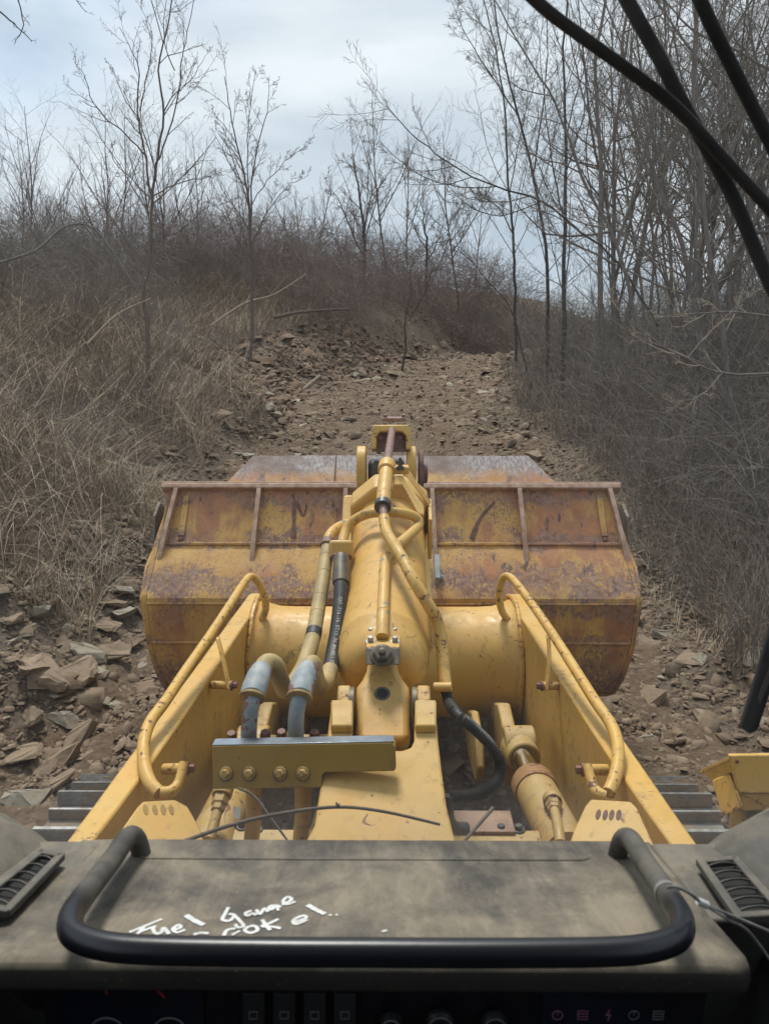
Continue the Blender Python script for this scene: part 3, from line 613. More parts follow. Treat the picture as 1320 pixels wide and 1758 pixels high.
rt(7.2, [([(1345, 640), (1240, 640), (1150, 600), (1075, 545), (1030, 470)], .015, .005), ([(1240, 640), (1200, 680), (1150, 690)], .01, .004), ([(1180, 615), (1230, 560), (1290, 500)], .01, .004)], 'low arching pale limb reaching in from the right edge', 18, mats=('bark_grey', 'twig_pale'), dens=.7, tw=.8)
rt(7.8, [([(1345, 545), (1250, 535), (1180, 540), (1120, 545)], .016, .005), ([(1200, 538), (1170, 500), (1150, 470)], .008, .003)], 'thin level pale limb at the right edge below the wiper', 19, mats=('bark_grey', 'twig_pale'), dens=.7, tw=.8)
rt(13, [([(1130, 560), (1060, 450), (1000, 400), (930, 345), (850, 320), (780, 285), (720, 240), (670, 190), (662, 170)], .032, .007), ([(850, 320), (790, 320), (720, 300), (650, 240)], .014, .005), ([(930, 345), (860, 370), (800, 350), (765, 310)], .014, .005)], 'long limb arching left over the road from the right wood', 20, mats=('bark_dark', 'twig_brown'), dens=1.2)
rt(16, [([(905, 640), (880, 540), (830, 470), (790, 430), (780, 400)], .02, .006), ([(880, 540), (840, 500), (800, 490)], .01, .004), ([(900, 600), (860, 590), (830, 560)], .01, .004)], 'bare sapling bowing over the right edge of the road', 21, mats=('bark_dark', 'twig_brown'), dens=1.3)
rt(12, [([(1320, 430), (1250, 250), (1230, 120), (1245, 0)], .04, .02), ([(1255, 270), (1300, 140), (1330, 40)], .02, .008), ([(1370, 150), (1270, 90), (1190, 50), (1120, -20)], .03, .016)], 'pale trunk crossed by the wiper at the upper right', 22, dens=.9)
traced('bare_tree', 6, [([(-210, 500), (-190, 250), (-150, 80), (-60, -30), (20, -60)], .05, .02), ([(-60, -30), (0, 20), (30, 45), (55, 70)], .012, .004), ([(0, -60), (32, 0), (40, 40), (25, 75)], .01, .003), ([(20, -60), (100, -30), (148, 20)], .01, .003)], 'tree outside the left edge whose twig tips hang in at the upper left corner', 23, mats=('bark_dark', 'twig_brown'), dens=.4, spread=.2, tw=.6)
# -------- bent and fallen wood on the left bank
def stick(name, pts, d, r0, r1, mat, label, cat='branch', twigs=4, seed=0, group=None):
    r = np.random.RandomState(900 + seed); sp = np.array([tuple(p) for p in spline([W(x, y, d + q * .25) for q, (x, y) in enumerate(pts)], 5)]); c = sp[0].copy(); rd = np.linspace(r0, r1, len(sp)); out = [[], []]
    sprout(r, sp - c, rd, 0, out, dict(n=(twigs, 3), t0=(.2, .2), ang=(.7, .7), len=(.3, .4), rmax=(.012, .006), rmin=.003, np=(5, 4), wob=(.15, .2), up=(.02, 0)))
    vf = [tubes([(sp - c, rd)], 6)] + [tubes(o, 3) for o in out if o]; o = npmesh(name, *joined(*vf), mat, smooth=True); o.location = c; return tag(o, label, cat, group)
stick('bent_sapling', [(-20, 455), (60, 430), (115, 387), (170, 400), (245, 512), (262, 520)], 13, .028, .010, 'bark_grey', 'dead sapling bowed into an arch over the left bank', 'sapling', 7, 1)
stick('dead_branch', [(150, 590), (200, 540), (258, 512)], 12.5, .016, .009, 'twig_pale', 'pale snapped branch propped against the leaning left sapling', twigs=2, seed=2)
stick('dead_branch', [(215, 640), (150, 700), (60, 760), (-20, 790)], 8.2, .009, .004, 'twig_pale', 'long pale stem lying down the grassy left bank', twigs=5, seed=3)
stick('dead_branch', [(300, 690), (330, 740), (345, 800)], 10, .022, .008, 'twig_pale', 'grey forked branch hanging down the bank below the left tree', twigs=4, seed=4)
stick('fallen_log', [(470, 545), (520, 535), (600, 530)], 21, .055, .035, 'bark_brown', 'dark log lying along the crest of the left bank', 'log', 1, 5)
stick('fallen_log', [(513, 677), (532, 660), (550, 645)], 19, .075, .04, 'wood_pale', 'pale splintered log end on the spoil left of the road', 'log', 1, 6)
stick('dead_branch', [(450, 735), (480, 740), (505, 755)], 15, .05, .02, 'wood_pale', 'pale broken branch beside the road behind the bucket corner', twigs=1, seed=7)
stick('dead_branch', [(360, 560), (420, 520), (470, 505), (525, 470)], 19, .03, .01, 'twig_pale', 'bleached branch jutting from the crest of the left bank', twigs=5, seed=8)
stick('dead_branch', [(1100, 1130), (1150, 1100), (1220, 1065), (1330, 1050)], 7, .010, .005, 'twig_pale', 'long grey stem lying on the ground right of the bucket', twigs=6, seed=9)
stick('dead_branch', [(1120, 900), (1150, 960), (1180, 1050)], 8, .008, .004, 'wood_pale', 'straight pale stick leaning in the brush right of the bucket', twigs=2, seed=10)
stick('dead_branch', [(60, 700), (100, 640), (130, 600)], 9, .014, .006, 'wood_pale', 'pale slanting stem at the left among the dry grass', twigs=2, seed=11)
# -------- grasses, weeds and leaf litter (uncountable)
def blades(name, x, y, L, w, lean, mat, label, cat, seed, seg=3, droop=1.):
    r = np.random.RandomState(seed); n = len(x); a = r.uniform(0, 6.28, n); dx, dy = np.cos(a) * lean + r.normal(size=n) * .1, np.sin(a) * lean
    dx = dx + np.where(x < 0, .28, -.22) * r.rand(n); t = np.linspace(0, 1, seg + 1); z0 = H(x, y, False); bend = r.uniform(.2, 1.1, n) * droop
    px = x[:, None] + dx[:, None] * L[:, None] * t ** 1.6; py = y[:, None] + dy[:, None] * L[:, None] * t ** 1.6; pz = z0[:, None] - .06 + L[:, None] * (t - bend[:, None] * .55 * t ** 2.6)
    wv = np.stack([-np.sin(a), np.cos(a), np.zeros(n)], -1)[:, None]; ww = (w[:, None] * (1 - .8 * t))[..., None]; P = np.stack([px, py, pz], -1)
    V = np.concatenate([P - wv * ww, P + wv * ww], 1); I = np.arange(n)[:, None] * (2 * (seg + 1)) + np.arange(seg)
    F = np.stack([I, I + seg + 1, I + seg + 2, I + 1], -1).reshape(-1, 4); return tag(npmesh(name, V.reshape(-1, 3), F, mat), label, cat, kind='stuff')
r = np.random.RandomState(31)
n = 46000; y = 6 + 22 * r.rand(n) ** 1.3; a = .3 + (2.5 + y * .45) * r.rand(n) ** 1.1; x = XC(y) - HW(y) - a; cl = fbm(x, y, .55, 3); kp = (cl > -.10 + .3 * r.rand(n) - .1) & (a > 2.4 * sst(14, 18, y)); x, y = x[kp], y[kp]; n = len(x)
blades('dry_grass', x, y, r.uniform(.3, .95, n) * (.8 + .4 * r.rand(n)), .0034 + .00025 * y, .55, 'dry_grass', 'pale dry grass and weed stalks drooping down the left bank', 'grass', 5)
n = 26000; y = 6 + 34 * r.rand(n) ** 1.2; a = .5 + 1.6 * sst(14, 18, y) + (2.5 + y * .5) * r.rand(n); x = XC(y) - HW(y) - a
blades('dead_weeds', x, y, r.uniform(.25, 1.1, n), .0025 + .00018 * y, .35, 'dead_weeds', 'brown dead weed stems matting the left bank', 'weeds', 6, droop=.5)
n = 32000; y = 5.5 + 26 * r.rand(n) ** 1.3; b = .55 + (1.5 + y * .5) * r.rand(n) ** 1.05; x = XC(y) + HW(y) + b
blades('dead_weeds', x, y, r.uniform(.2, 1.2, n), .0022 + .00018 * y, .45, 'grey_weeds', 'grey dead weed stems matting the right verge', 'weeds', 7, droop=.6)
n = 2200; y = 5.5 + 8 * r.rand(n); x = 2.6 + (1 + y * .45) * r.rand(n) ** 1.1
blades('dry_grass', x, y, r.uniform(.2, .6, n), .003 + .0002 * y, .9, 'dry_grass', 'pale dry grass flattened among the brush right of the bucket', 'grass', 8, droop=1.5)
n = 2600; y = 6 + 10 * r.rand(n); x = XC(y) - HW(y) - .7 - (1.2 + y * .4) * r.rand(n)
blades('dry_grass', x, y, r.uniform(.7, 1.7, n), .0028 + .0003 * y, .75, 'dry_grass', 'long straw coloured stalks arching over the left bank', 'grass', 9, seg=6, droop=1.5)
# twig tangle between the shrubs
def tangle(name, x, y, hmax, L, rad, mat, label, seed):
    r = np.random.RandomState(seed); n = len(x); z = H(x, y, False) + hmax * r.rand(n) ** 1.5; p = np.stack([x, y, z], -1); d = r.normal(size=(n, 3)); d[:, 2] = np.abs(d[:, 2]) * 1.1 - .15; d /= np.linalg.norm(d, axis=1, keepdims=True)
    k = r.normal(size=(n, 3)) * .35; t = np.linspace(0, 1, 4)[None, :, None]; P = p[:, None] + L[:, None, None] * (d[:, None] * t + k[:, None] * t * t); P[..., 2] = np.maximum(P[..., 2], H(P[..., 0], P[..., 1], False) - .02)
    Rr = rad[:, None] * np.linspace(1, .35, 4)[None]; return tag(npmesh(name, *tubes(list(zip(P, Rr)), 3), mat), label, 'brush', kind='stuff')
n = 5000; y = 6.0 + 9 * r.rand(n); x = 3.1 + (.8 + y * .42) * r.rand(n); tangle('brush_tangle', x, y, 1.3, r.uniform(.25, .9, n), .0016 + .00024 * y, 'twig_grey', 'pale dead stems among the thicket right of the bucket', 40)
n = 14000; y = 6.5 + 22 * r.rand(n) ** 1.15; x = XC(y) + 3.0 + (1.3 + y * .5) * r.rand(n); tangle('brush_tangle', x, y, 1.9, r.uniform(.25, .9, n), .0018 + .0002 * y, 'twig_grey', 'tangle of bare grey twigs filling the thicket right of the road', 41)
n = 13000; y = 25 + 26 * r.rand(n) ** 1.3; x = XC(y) - 2.9 - 14 * r.rand(n) ** 1.2; tangle('brush_tangle', x, y, 2.2, r.uniform(.5, 1.3, n), .002 + .00022 * y, 'twig_rust', 'mass of brown twigs covering the ridge behind the road bend', 42)
n = 5000; y = 34 + 8 * r.rand(n); x = XC(y) - 4 + 8 * r.rand(n); tangle('brush_tangle', x, y, 1.3, r.uniform(.4, 1.1, n), .002 + .0002 * y, 'twig_rust', 'low reddish twigs choking the far end of the dirt road', 45)
n = 11000; y = 14 + 22 * r.rand(n); x = -5.5 - (y * .5) * r.rand(n); tangle('brush_tangle', x, y, 1.6, r.uniform(.4, 1.2, n), .002 + .00017 * y, 'twig_grey', 'grey twigs tangled along the crest of the left bank', 43)
n = 4500; y = 6.5 + 12 * r.rand(n); x = -3.4 - (y * .42) * r.rand(n); tangle('brush_tangle', x, y, .8, r.uniform(.2, .7, n), .002 + .00015 * y, 'twig_grey', 'grey broken stems strewn low over the left bank', 44)
n = 6000; sd_ = r.rand(n) < .5; y = 4.5 + 22 * r.rand(n) ** 1.3; b = .3 + (1 + y * .4) * r.rand(n); x = XC(y) + np.where(sd_, HW(y) + b, -HW(y) - b)
chips('leaf_litter', x, y, r.uniform(.018, .04, n), 'fallen_leaves', 'brown fallen leaves littering both verges', .12)
# ================================================================ the track loader
LD = empty('track_loader', (0, 0, 0)); tag(LD, 'yellow track loader seen from its cab, lift arms and rusty bucket ahead', 'track loader')
V3 = Vector
# ---------------- bucket
BK = empty('bucket', (0, 4.6, .5)); BK.parent = LD; tag(BK, 'wide worn bucket with flaking yellow paint and rust')
_bo = V3((0, 4.6, .5))
class BB(MB):
    def build(s, name, mat, parent=None, **k):      # children of the bucket: shift into its frame
        if parent is BK: s.v = [tuple(V3(p)) for p in s.v]
        o = MB.build(s, name, mat, parent, **k); o.matrix_parent_inverse = Matrix.Translation(-_bo + V3((.028, 0, 0))); return o
PR = [(4.81, 1.86), (4.56, 1.556), (4.27, 1.345), (4.246, 1.318), (4.240, 1.285), (4.262, 1.03), (4.285, .90), (4.325, .76), (4.40, .63), (4.52, .55), (4.7, .52), (5.95, .50)]
HX = 1.43
def strip(pr, x0, x1, th):
    P = [V3((0, a, b)) for a, b in pr]; ring = []
    N = []
    for i in range(len(P)):
        t = (P[min(i + 1, len(P) - 1)] - P[max(i - 1, 0)]).normalized(); N.append(V3((0, -t.z, t.y)))   # points to the inside
    out = P; inn = [p - n * -th if False else p - n * th for p, n in zip(P, N)]
    m = BB(); n = len(P); vs = []
    tap = lambda z: 1 - .05 * max(0, min(1, (1.10 - z) / .55)) ** 1.5
    for x in (x0, x1):
        for p in out: vs.append((x * tap(p.z), p.y, p.z))
        for p in inn: vs.append((x * tap(p.z), p.y, p.z))
    fs = []
    for i in range(n - 1):
        fs += [(i, i + 1, 2 * n + i + 1, 2 * n + i), (n + i, 3 * n + i, 3 * n + i + 1, n + i + 1), (i, n + i, n + i + 1, i + 1), (2 * n + i, 2 * n + i + 1, 3 * n + i + 1, 3 * n + i)]
    fs += [(0, 2 * n, 3 * n, n), (n - 1, 2 * n - 1, 4 * n - 1, 3 * n - 1)]
    return m.add(vs, fs)
strip(PR[0:2], -HX, HX, -.03).build('upper_back_plate', 'bucket_upper', BK, smooth=60, bevel=.004)
strip(PR[1:5], -HX, HX, -.032).build('back_plate', 'bucket_paint', BK, smooth=28)
strip(PR[4:6], -HX, HX, -.034).build('heel_plate', 'bucket_lower', BK, smooth=28)
strip(PR[5:11], -HX, HX, -.036).build('lower_plate', 'bucket_lower', BK, smooth=28)
strip(PR[10:12], -HX, HX, -.04).build('floor_plate', 'bucket_paint', BK, smooth=60)
for p, rr in ((PR[1], .011), (PR[5], .009), (PR[4], .007)):   # weld seams
    r_ = random.Random(int(p[0] * 1000)); m = BB(); m.tube([V3((-HX + 2 * HX * i / 60, p[0] - .004 + r_.uniform(-.002, .002), p[1] + .003)) for i in range(61)], [rr * r_.uniform(.8, 1.2) for i in range(61)], 6); m.build('weld_seam', 'bucket_paint', BK)
for sx in (-1, 1):
    m = BB(); pol = [V3((sx * HX * (1 - .05 * max(0, min(1, (1.10 - b) / .55)) ** 1.5 if a < 4.6 else .95), a, b)) for a, b in PR] + [V3((sx * HX, 5.62, 1.1)), V3((sx * HX, 5.2, 1.62))]
    m.prism(pol, V3((sx * .035, 0, 0))); m.build('side_plate', 'bucket_paint', BK, bevel=.006)
    m = BB(); m.prism([V3((sx * 1.535, y, z)) for y, z in ((4.80, 1.50), (4.86, 1.66), (4.98, 1.72), (5.10, 1.66), (5.10, 1.45), (4.95, 1.38))], V3((sx * .02, 0, 0))); m.build('side_cutter', 'track_steel', BK, bevel=.004)
    m = BB(); m.prism([V3((sx * 1.466, y, z)) for y, z in ((4.275, 1.30), (4.42, 1.46), (4.82, 1.60), (4.95, 1.40), (4.5, 1.16), (4.30, 1.16))], V3((sx * .02, 0, 0))); m.build('side_wear_plate', 'bucket_paint', BK, bevel=.006)
N_ = V3((0, -.772, .635)); T_ = V3((0, -.635, -.772))       # outward normal and downslope of the back
def bp(x, t, h): return V3((x, 4.81, 1.86)) + T_ * t + N_ * h
m = BB(); m.prism([bp(-1.46, -.012, -.04), bp(-1.46, .022, -.04), bp(-1.46, .022, .045), bp(-1.46, -.012, .045)], V3((2.92, 0, 0))); m.build('rim', 'rim_rust', BK, bevel=.007)
m = BB(); m.prism([bp(-1.47, -.034, -.04), bp(-1.47, -.015, -.04), bp(-1.47, -.015, .025), bp(-1.47, -.034, .025)], V3((2.94, 0, 0))); m.build('rim_strip', 'rim_rust', BK, bevel=.004)
for i, x in enumerate((-1.36, -.835, -.285, .262, .815, 1.385)):
    sl = .06 * (1 if x > 0 else -1) if i in (0, 5) else .012 * (1 if x > 0 else -1)
    L = .60 if i in (0, 5) else .64
    m = BB(); prof = ((.023, .0), (.023, .044), (.28, .05), (.42, .045), (L, .012), (L + .02, 0)); w_ = .013
    m.loft([[bp(x + sl * t / .6 - w_, t, -.01), bp(x + sl * t / .6 - w_, t, h + .002), bp(x + sl * t / .6 + w_, t, h + .002), bp(x + sl * t / .6 + w_, t, -.01)] for t, h in prof]); m.build('rib', 'rim_rust', BK, bevel=.003)
    if i in (0, 5):
        s_ = -1 if i == 0 else 1
        m = BB()
        for q in (-1, 1): m.tube([bp(x + sl, L - .01, .004), bp(x + sl + q * .035, L + .015, .006), bp(x + sl + q * .055, L + .05, .003)], [.009, .011, .006], 6)
        m.build('rib_toe', 'rust_dark', BK)
        m = BB(); m.lathe(bp(x - s_ * .06, .36, -.004), bp(x - s_ * .06, .36, .1), [(0, .016), (.012, .016), (.014, .012)], 12); m.build('plug', 'rust_dark', BK)
        m = BB(); xa = x - s_ * .06; m.loft([[bp(xa - .02, t, -.005), bp(xa - .02, t, .012), bp(xa + .02, t, .012), bp(xa + .02, t, -.005)] for t in (.06, .34)]); m.build('rib_backing', 'bucket_paint', BK, bevel=.004)
# spill guard, three butted plates above the rim
def sg(x, t): return V3((x, 4.815, 1.895)) + V3((0, .80, .60)) * t
for xs in (((-1.05, -.905), (-.36, -.36)), ((-.354, -.354), (.185, .185)), ((.191, .205), (1.055, .905))):
    (b0, t0), (b1, t1) = xs; r_ = random.Random(int(b0 * 100)); nn = 9
    top = [sg(t1 + (t0 - t1) * i / nn, .235 + r_.uniform(-.004, .004)) for i in range(nn + 1)]
    m = BB(); m.prism([sg(b0, 0), sg(b1, 0)] + top, V3((0, .6, -.8)) * .028); m.build('spill_guard', 'spill_steel', BK, bevel=.004)
# bolted lug seen beside the lever
m = BB(); m.prism([bp(.262, .50, .0), bp(.262, .50, .10), bp(.262, .66, .13), bp(.262, .72, .0)], V3((.03, 0, 0))); m.bolt(bp(.30, .64, .07), (1, 0, 0), .016); m.build('stop_lug', 'steel_blue', BK, bevel=.004)
# "N" and slash like marks of scorched paint along the back
def scorch(pts, wd):
    m = BB(); P = spline([bp(x, t, .004) for x, t in pts], 6); n = len(P); vs = []
    r_ = random.Random(n)
    for i, p in enumerate(P):
        d = (P[min(i + 1, n - 1)] - P[max(0, i - 1)]).normalized(); s_ = N_.cross(d).normalized() * wd * (1 - .5 * i / n) * r_.uniform(.7, 1.25); vs += [p - s_, p + s_]
    m.add(vs, [(2 * i, 2 * i + 1, 2 * i + 3, 2 * i + 2) for i in range(n - 1)]); return m.build('burn_mark', 'rust_dark', BK, smooth=0)
scorch([(-.60, .35), (-.61, .14), (-.60, .10), (-.55, .20), (-.53, .12)], .012); scorch([(.50, .36), (.56, .22), (.66, .10)], .016)

# ---------------- lift arms
ST = [(1.35, 1.72, 1.05, .70), (1.55, 1.695, 1.02, .692), (1.75, 1.672, 1.0, .683), (2.0, 1.646, .96, .674), (2.3, 1.614, .93, .670), (2.9, 1.55, .90, .668), (3.5, 1.49, .85, .667), (3.98, 1.438, .80, .67), (4.05, 1.42, .78, .67), (4.12, 1.36, .75, .67), (4.55, .95, .62, .67)]
def curve_in(prev, side):
    return prev
ARM = {}
for sx in (-1, 1):
    m = MB(); m.loft([[V3((sx * xi, y, zb)), V3((sx * .752, y, zb)), V3((sx * .752, y, zt)), V3((sx * xi, y, zt))] for y, zt, zb, xi in ST])
    a = m.build('lift_arm', 'yellow_paint', LD, smooth=25, bevel=.006); ARM[sx] = a
    m = MB(); m.cyl((sx * .60, 4.42, .75), (sx * .82, 4.42, .75), .11, 24); m.build('bucket_pin', 'yellow_dirty', a, bevel=.008)
    m = MB(); m.lathe((sx * .672, 4.02, 1.31), (sx * .60, 4.02, 1.31), [(0, .034), (.004, .034)], 16)
    m.build('weld_pad', 'yellow_chipped', a)
# cross tube with flared ends
m = MB(); cy, cz, cr_ = 3.69, 1.18, .282
prof = [(0, .34), (.03, .318), (.07, .298), (.12, .286), (.2, .282), (.67, .282), (1.14, .282), (1.22, .286), (1.27, .298), (1.31, .318), (1.34, .34)]
m.lathe((-.67, cy, cz), (.67, cy, cz), prof, 56); m.build('cross_tube', 'yellow_paint', LD, smooth=60)
for sx in (-1, 1):
    m = MB(); r_ = random.Random(3 + sx); m.tube([V3((sx * (.655 + r_.uniform(-.003, .003)), cy + .336 * math.cos(a), cz + .336 * math.sin(a))) for a in np.linspace(1.0, 5.2, 40)], [.011 * r_.uniform(.8, 1.25) for _ in range(40)], 6); m.build('weld_seam', 'yellow_chipped', LD)
    m = MB(); m.prism([V3((sx * .172, y, z)) for y, z in ((3.45, 1.30), (3.52, 1.60), (3.72, 1.72), (4.05, 1.98), (4.2, 1.95), (4.2, 1.55), (3.95, 1.25))], V3((sx * .055, 0, 0))); m.build('lever_support', 'yellow_paint', LD, bevel=.008)
# ---------------- tilt lever, rod eye and cover
for sx, x0 in ((-1, -.100), (1, .108)):
    m = MB(); pts = []
    for a in np.linspace(-.3, math.pi + .3, 18): pts.append(V3((x0, 3.93 + .105 * math.cos(a), 2.165 + .105 * math.sin(a))))
    pts += [V3((x0, 3.80, 1.95)), V3((x0, 3.86, 1.6)), V3((x0, 4.25, 1.6)), V3((x0, 4.16, 1.95))]
    m.prism(pts, V3((sx * .048, 0, 0))); m.build('tilt_lever', 'yellow_paint', LD, bevel=.006)
m = MB(); m.cyl((.172, 3.95, 2.12), (.195, 3.95, 2.12), .125, 36); m.lathe((.195, 3.95, 2.12), (.3, 3.95, 2.12), [(0, .05), (.02, .05), (.024, .04)], 20); m.build('lever_pin_disc', 'rust_dark', LD, bevel=.004)
m = MB(); m.box((.004, 3.93, 2.05), (.19, .12, .3)); m.build('rod_eye', 'dark_grease', LD, bevel=.03, seg=3)
cxp = W(672, 748, 3.86)
CV = empty('lever_cover', tuple(cxp)); CV.parent = LD
def chd(m, name, mat, par, **k):
    o = m.build(name, mat, par, **k); o.matrix_parent_inverse = Matrix.Translation(-par.location); return o
pf = plane3((640, 770, 3.84), (705, 770, 3.84), (672, 727, 3.86))
m = MB(); m.prism([pf(637, 771), (pf(638, 737)), pf(642, 729), pf(700, 729), pf(705, 737), pf(706, 771), pf(697, 771), pf(697, 748), pf(690, 741), pf(653, 741), pf(647, 748), pf(646, 771)], FW * .15); chd(m, 'cover_frame', 'yellow_chipped', CV, bevel=.006)
m = MB(); m.prism([pf(644, 774), pf(645, 742), pf(698, 742), pf(699, 774)], FW * .02 ); o = chd(m, 'backing_plate', 'rust_dark', CV, bevel=.002); o.location += FW * .05
for x in (652, 687):
    m = MB(); m.bolt(pf(x, 750) + FW * .05, -FW, .014, .022); chd(m, 'cover_bolt', 'rust_bolt', CV, bevel=.001)
m = MB(); tp = W(676, 728, 3.9); m.box(tp + V3((0, .05, .02)), (.125, .07, .018)); m.box(tp + V3((-.045, .05, .034)), (.02, .03, .02)); m.box(tp + V3((.05, .05, .034)), (.02, .03, .02)); chd(m, 'cover_cap', 'rust_pink', CV, bevel=.003)
# ---------------- tilt cylinder
A_, B_ = W(657, 1150, 2.32), W(668, 903, 3.12); ax = (B_ - A_).normalized(); Lc = (B_ - A_).length
TC = empty('tilt_cylinder', tuple(A_)); TC.parent = LD
m = MB(); m.lathe(A_, B_, [(-.06, .09), (-.045, .112), (-.015, .130), (.03, .140), (.09, .1425), (.098, .1455), (.106, .1425), (Lc - .1, .1425), (Lc, .1425)], 56); chd(m, 'barrel', 'yellow_orange', TC, smooth=50)
xx = V3((1, 0, 0)); yy = xx.cross(ax).normalized() * -1          # yy: up out of the barrel
if yy.z < 0: yy = -yy
def tcp(x, h, t): return A_ + xx * x + yy * h + ax * t            # cylinder coordinates: across, above axis, along
def TP(px, py, h):
    v = FW + RT * ((px - 660) / FPX) + UP * ((879 - py) / FPX); return EYE + v * ((A_ + yy * h - EYE).dot(yy) / v.dot(yy))
hexp = [(-.155, -.10), (-.155, .10), (-.06, .185), (.07, .185), (.155, .11), (.155, -.10), (.08, -.16), (-.08, -.16)]
m = MB(); m.prism([tcp(x, h, Lc - .02) for x, h in hexp], ax * .13); chd(m, 'head_gland', 'yellow_paint', TC, bevel=.012)
m = MB(); m.prism([tcp(.155, .10, Lc - .13), tcp(.155, .11, Lc + .03), tcp(.155, -.02, Lc + .03), tcp(.155, -.06, Lc - .16)], xx * .014); m.prism([tcp(.05, .19, Lc + .1), tcp(.08, .19, Lc + .1), tcp(.165, .115, Lc - .02), tcp(.155, .10, Lc - .03)], yy * .012); chd(m, 'guard_plate', 'yellow_paint', TC, bevel=.003)
m = MB(); m.cyl(tcp(0, 0, Lc + .1), V3((.004, 3.93, 2.1)), .055, 24); chd(m, 'piston_rod', 'chrome', TC)
# near eye of the cylinder, in the clevis
ef = plane3((612, 1265, 2.02), (704, 1265, 2.02), (657, 1150, 2.19))
m = MB(); m.prism([ef(632, 1128), ef(680, 1128), ef(684, 1150), ef(692, 1165), ef(702, 1178), ef(704, 1215), ef(705, 1262), ef(700, 1274), ef(614, 1274), ef(610, 1262), ef(611, 1215), ef(612, 1178), ef(622, 1165), ef(629, 1150)], (ef(657, 1150) - ef(657, 1265)).cross(xx).normalized() * .0 + FW * .13 + V3((0, 0, -.08))); chd(m, 'cylinder_eye', 'yellow_orange', TC, bevel=.022, seg=4)
en = (ef(700, 1200) - ef(620, 1200)).cross(ef(657, 1150) - ef(657, 1265)).normalized(); en = en if en.dot(FW) < 0 else -en
p = ef(656, 1191); m = MB(); m.lathe(p, p + en, [(-.01, .0155), (.0022, .0155), (.0022, .001)], 20); chd(m, 'eye_hole', 'hole_black', TC)
m = MB(); m.lathe(p, p + en, [(-.01, .024), (.0012, .0225)], 24); chd(m, 'grease_ring', 'dark_block', TC)
# port block on the near end
pb = plane3((629, 1140, 2.12), (686, 1140, 2.12), (657, 1107, 2.155))
m = MB(); m.prism([pb(627, 1142), pb(687, 1142), pb(686, 1112), pb(628, 1112)], FW * .07); chd(m, 'port_block', 'dark_block', TC, bevel=.004)
q = pb(656, 1126); nb = (pb(687, 1142) - pb(627, 1142)).cross(pb(657, 1107) - pb(657, 1142)).normalized(); nb = nb if nb.dot(FW) < 0 else -nb
m = MB(); m.lathe(q, q + nb, [(0, .033), (.006, .033), (.008, .030)], 24); m.lathe(q, q + nb, [(.006, .027), (.02, .027), (.024, .022)], 6); m.lathe(q, q + nb, [(.02, .010), (.032, .010), (.034, .005)], 10); chd(m, 'port_plug', 'dark_block', TC, bevel=.001)
tb = plane3((629, 1112, 2.15), (686, 1112, 2.15), (657, 1080, 2.33))
m = MB(); m.prism([tb(628, 1112), tb(687, 1112), tb(686, 1078), tb(676, 1074), tb(672, 1062), tb(642, 1062), tb(640, 1074), tb(629, 1078)], FW * .05); chd(m, 'port_flange', 'yellow_paint', TC, bevel=.006)
for x, y in ((636, 1102), (678, 1102), (637, 1087), (677, 1087)):
    m = MB(); m.bolt(tb(x, y), yy, .0095, .018); chd(m, 'flange_bolt', 'galvanised', TC, bevel=.0008)
m = MB(); m.tube([TP(656, 1094, .150), TP(657, 1062, .162), TP(659, 1010, .163), TP(661, 970, .164), TP(664, 955, .165), TP(674, 943, .165), TP(694, 926, .160), TP(714, 908, .150), TP(719, 897, .158), TP(710, 886, .18), TP(685, 880, .20), TP(655, 879, .205), TP(628, 883, .19), TP(607, 894, .165), TP(594, 910, .14), TP(588, 933, .12)], .0185, 14, sm=5); chd(m, 'hydraulic_pipe', 'yellow_blue_worn', TC, smooth=60)
# flange joining pipe to the black hose
m = MB(); fa, fb = TP(587, 930, .12), TP(585, 956, .11); m.box((fa + fb) / 2, (.085, .06, .062), Matrix.Rotation(R(-20), 3, 'X')); chd(m, 'pipe_flange', 'yellow_paint', TC, bevel=.012, seg=3)
for x in (576, 596):
    m = MB(); c_ = TP(x, 957, .11); m.bolt(c_, -ax, .010, .02); chd(m, 'flange_bolt', 'rust_bolt', TC, bevel=.001)
# ---------------- hoses
def hose(name, pts, r, mat, n=16, sm=6):
    m = MB(); m.tube([W(*p) for p in pts], r, n, sm=sm); return m.build(name, mat, LD, smooth=60)
hose('hose_ferrule', [(586, 958, 2.66), (585, 975, 2.62), (585, 1002, 2.57)], .028, 'dark_block', sm=0)
HB = [(585, 995, 2.58), (584, 1030, 2.52), (579, 1080, 2.44), (572, 1120, 2.37), (567, 1150, 2.28), (558, 1172, 2.20), (547, 1176, 2.13), (540, 1158, 2.10), (536, 1140, 2.09), (526, 1152, 2.06)]
bh = hose('hydraulic_hose', HB[:5], .0235, 'black_rubber'); bh['label'] = 'black hydraulic hose with a printed white line of characters'
hose('hydraulic_hose', HB[4:], .0250, 'hose_yellow')
HY = [(563, 935, 2.82), (556, 985, 2.68), (546, 1045, 2.52), (537, 1095, 2.40), (523, 1140, 2.29), (505, 1172, 2.22), (490, 1185, 2.16), (482, 1168, 2.12), (472, 1142, 2.10), (458, 1138, 2.08), (448, 1152, 2.05)]
hose('hydraulic_hose', HY, .0245, 'hose_yellow')
P_ = spline([W(*p) for p in HY], 12)
for k_ in (6, 12, 20, 26, 44):      # wrap edges and one dark tape band
    m = MB(); i = k_
    if k_ == 44: i = 33; m.tube(P_[i:i + 4], .0257, 16); m.build('tape_band', 'black_rubber', LD)
    else: m.tube([P_[i], P_[i] + (P_[i + 1] - P_[i]) * .25], .0252, 16); m.build('wrap_edge', 'yellow_dirty', LD)
hose('hydraulic_pipe', [(562, 940, 2.81), (564, 925, 2.83), (572, 912, 2.88), (586, 903, 2.95), (600, 898, 3.02)], .020, 'yellow_blue_worn')
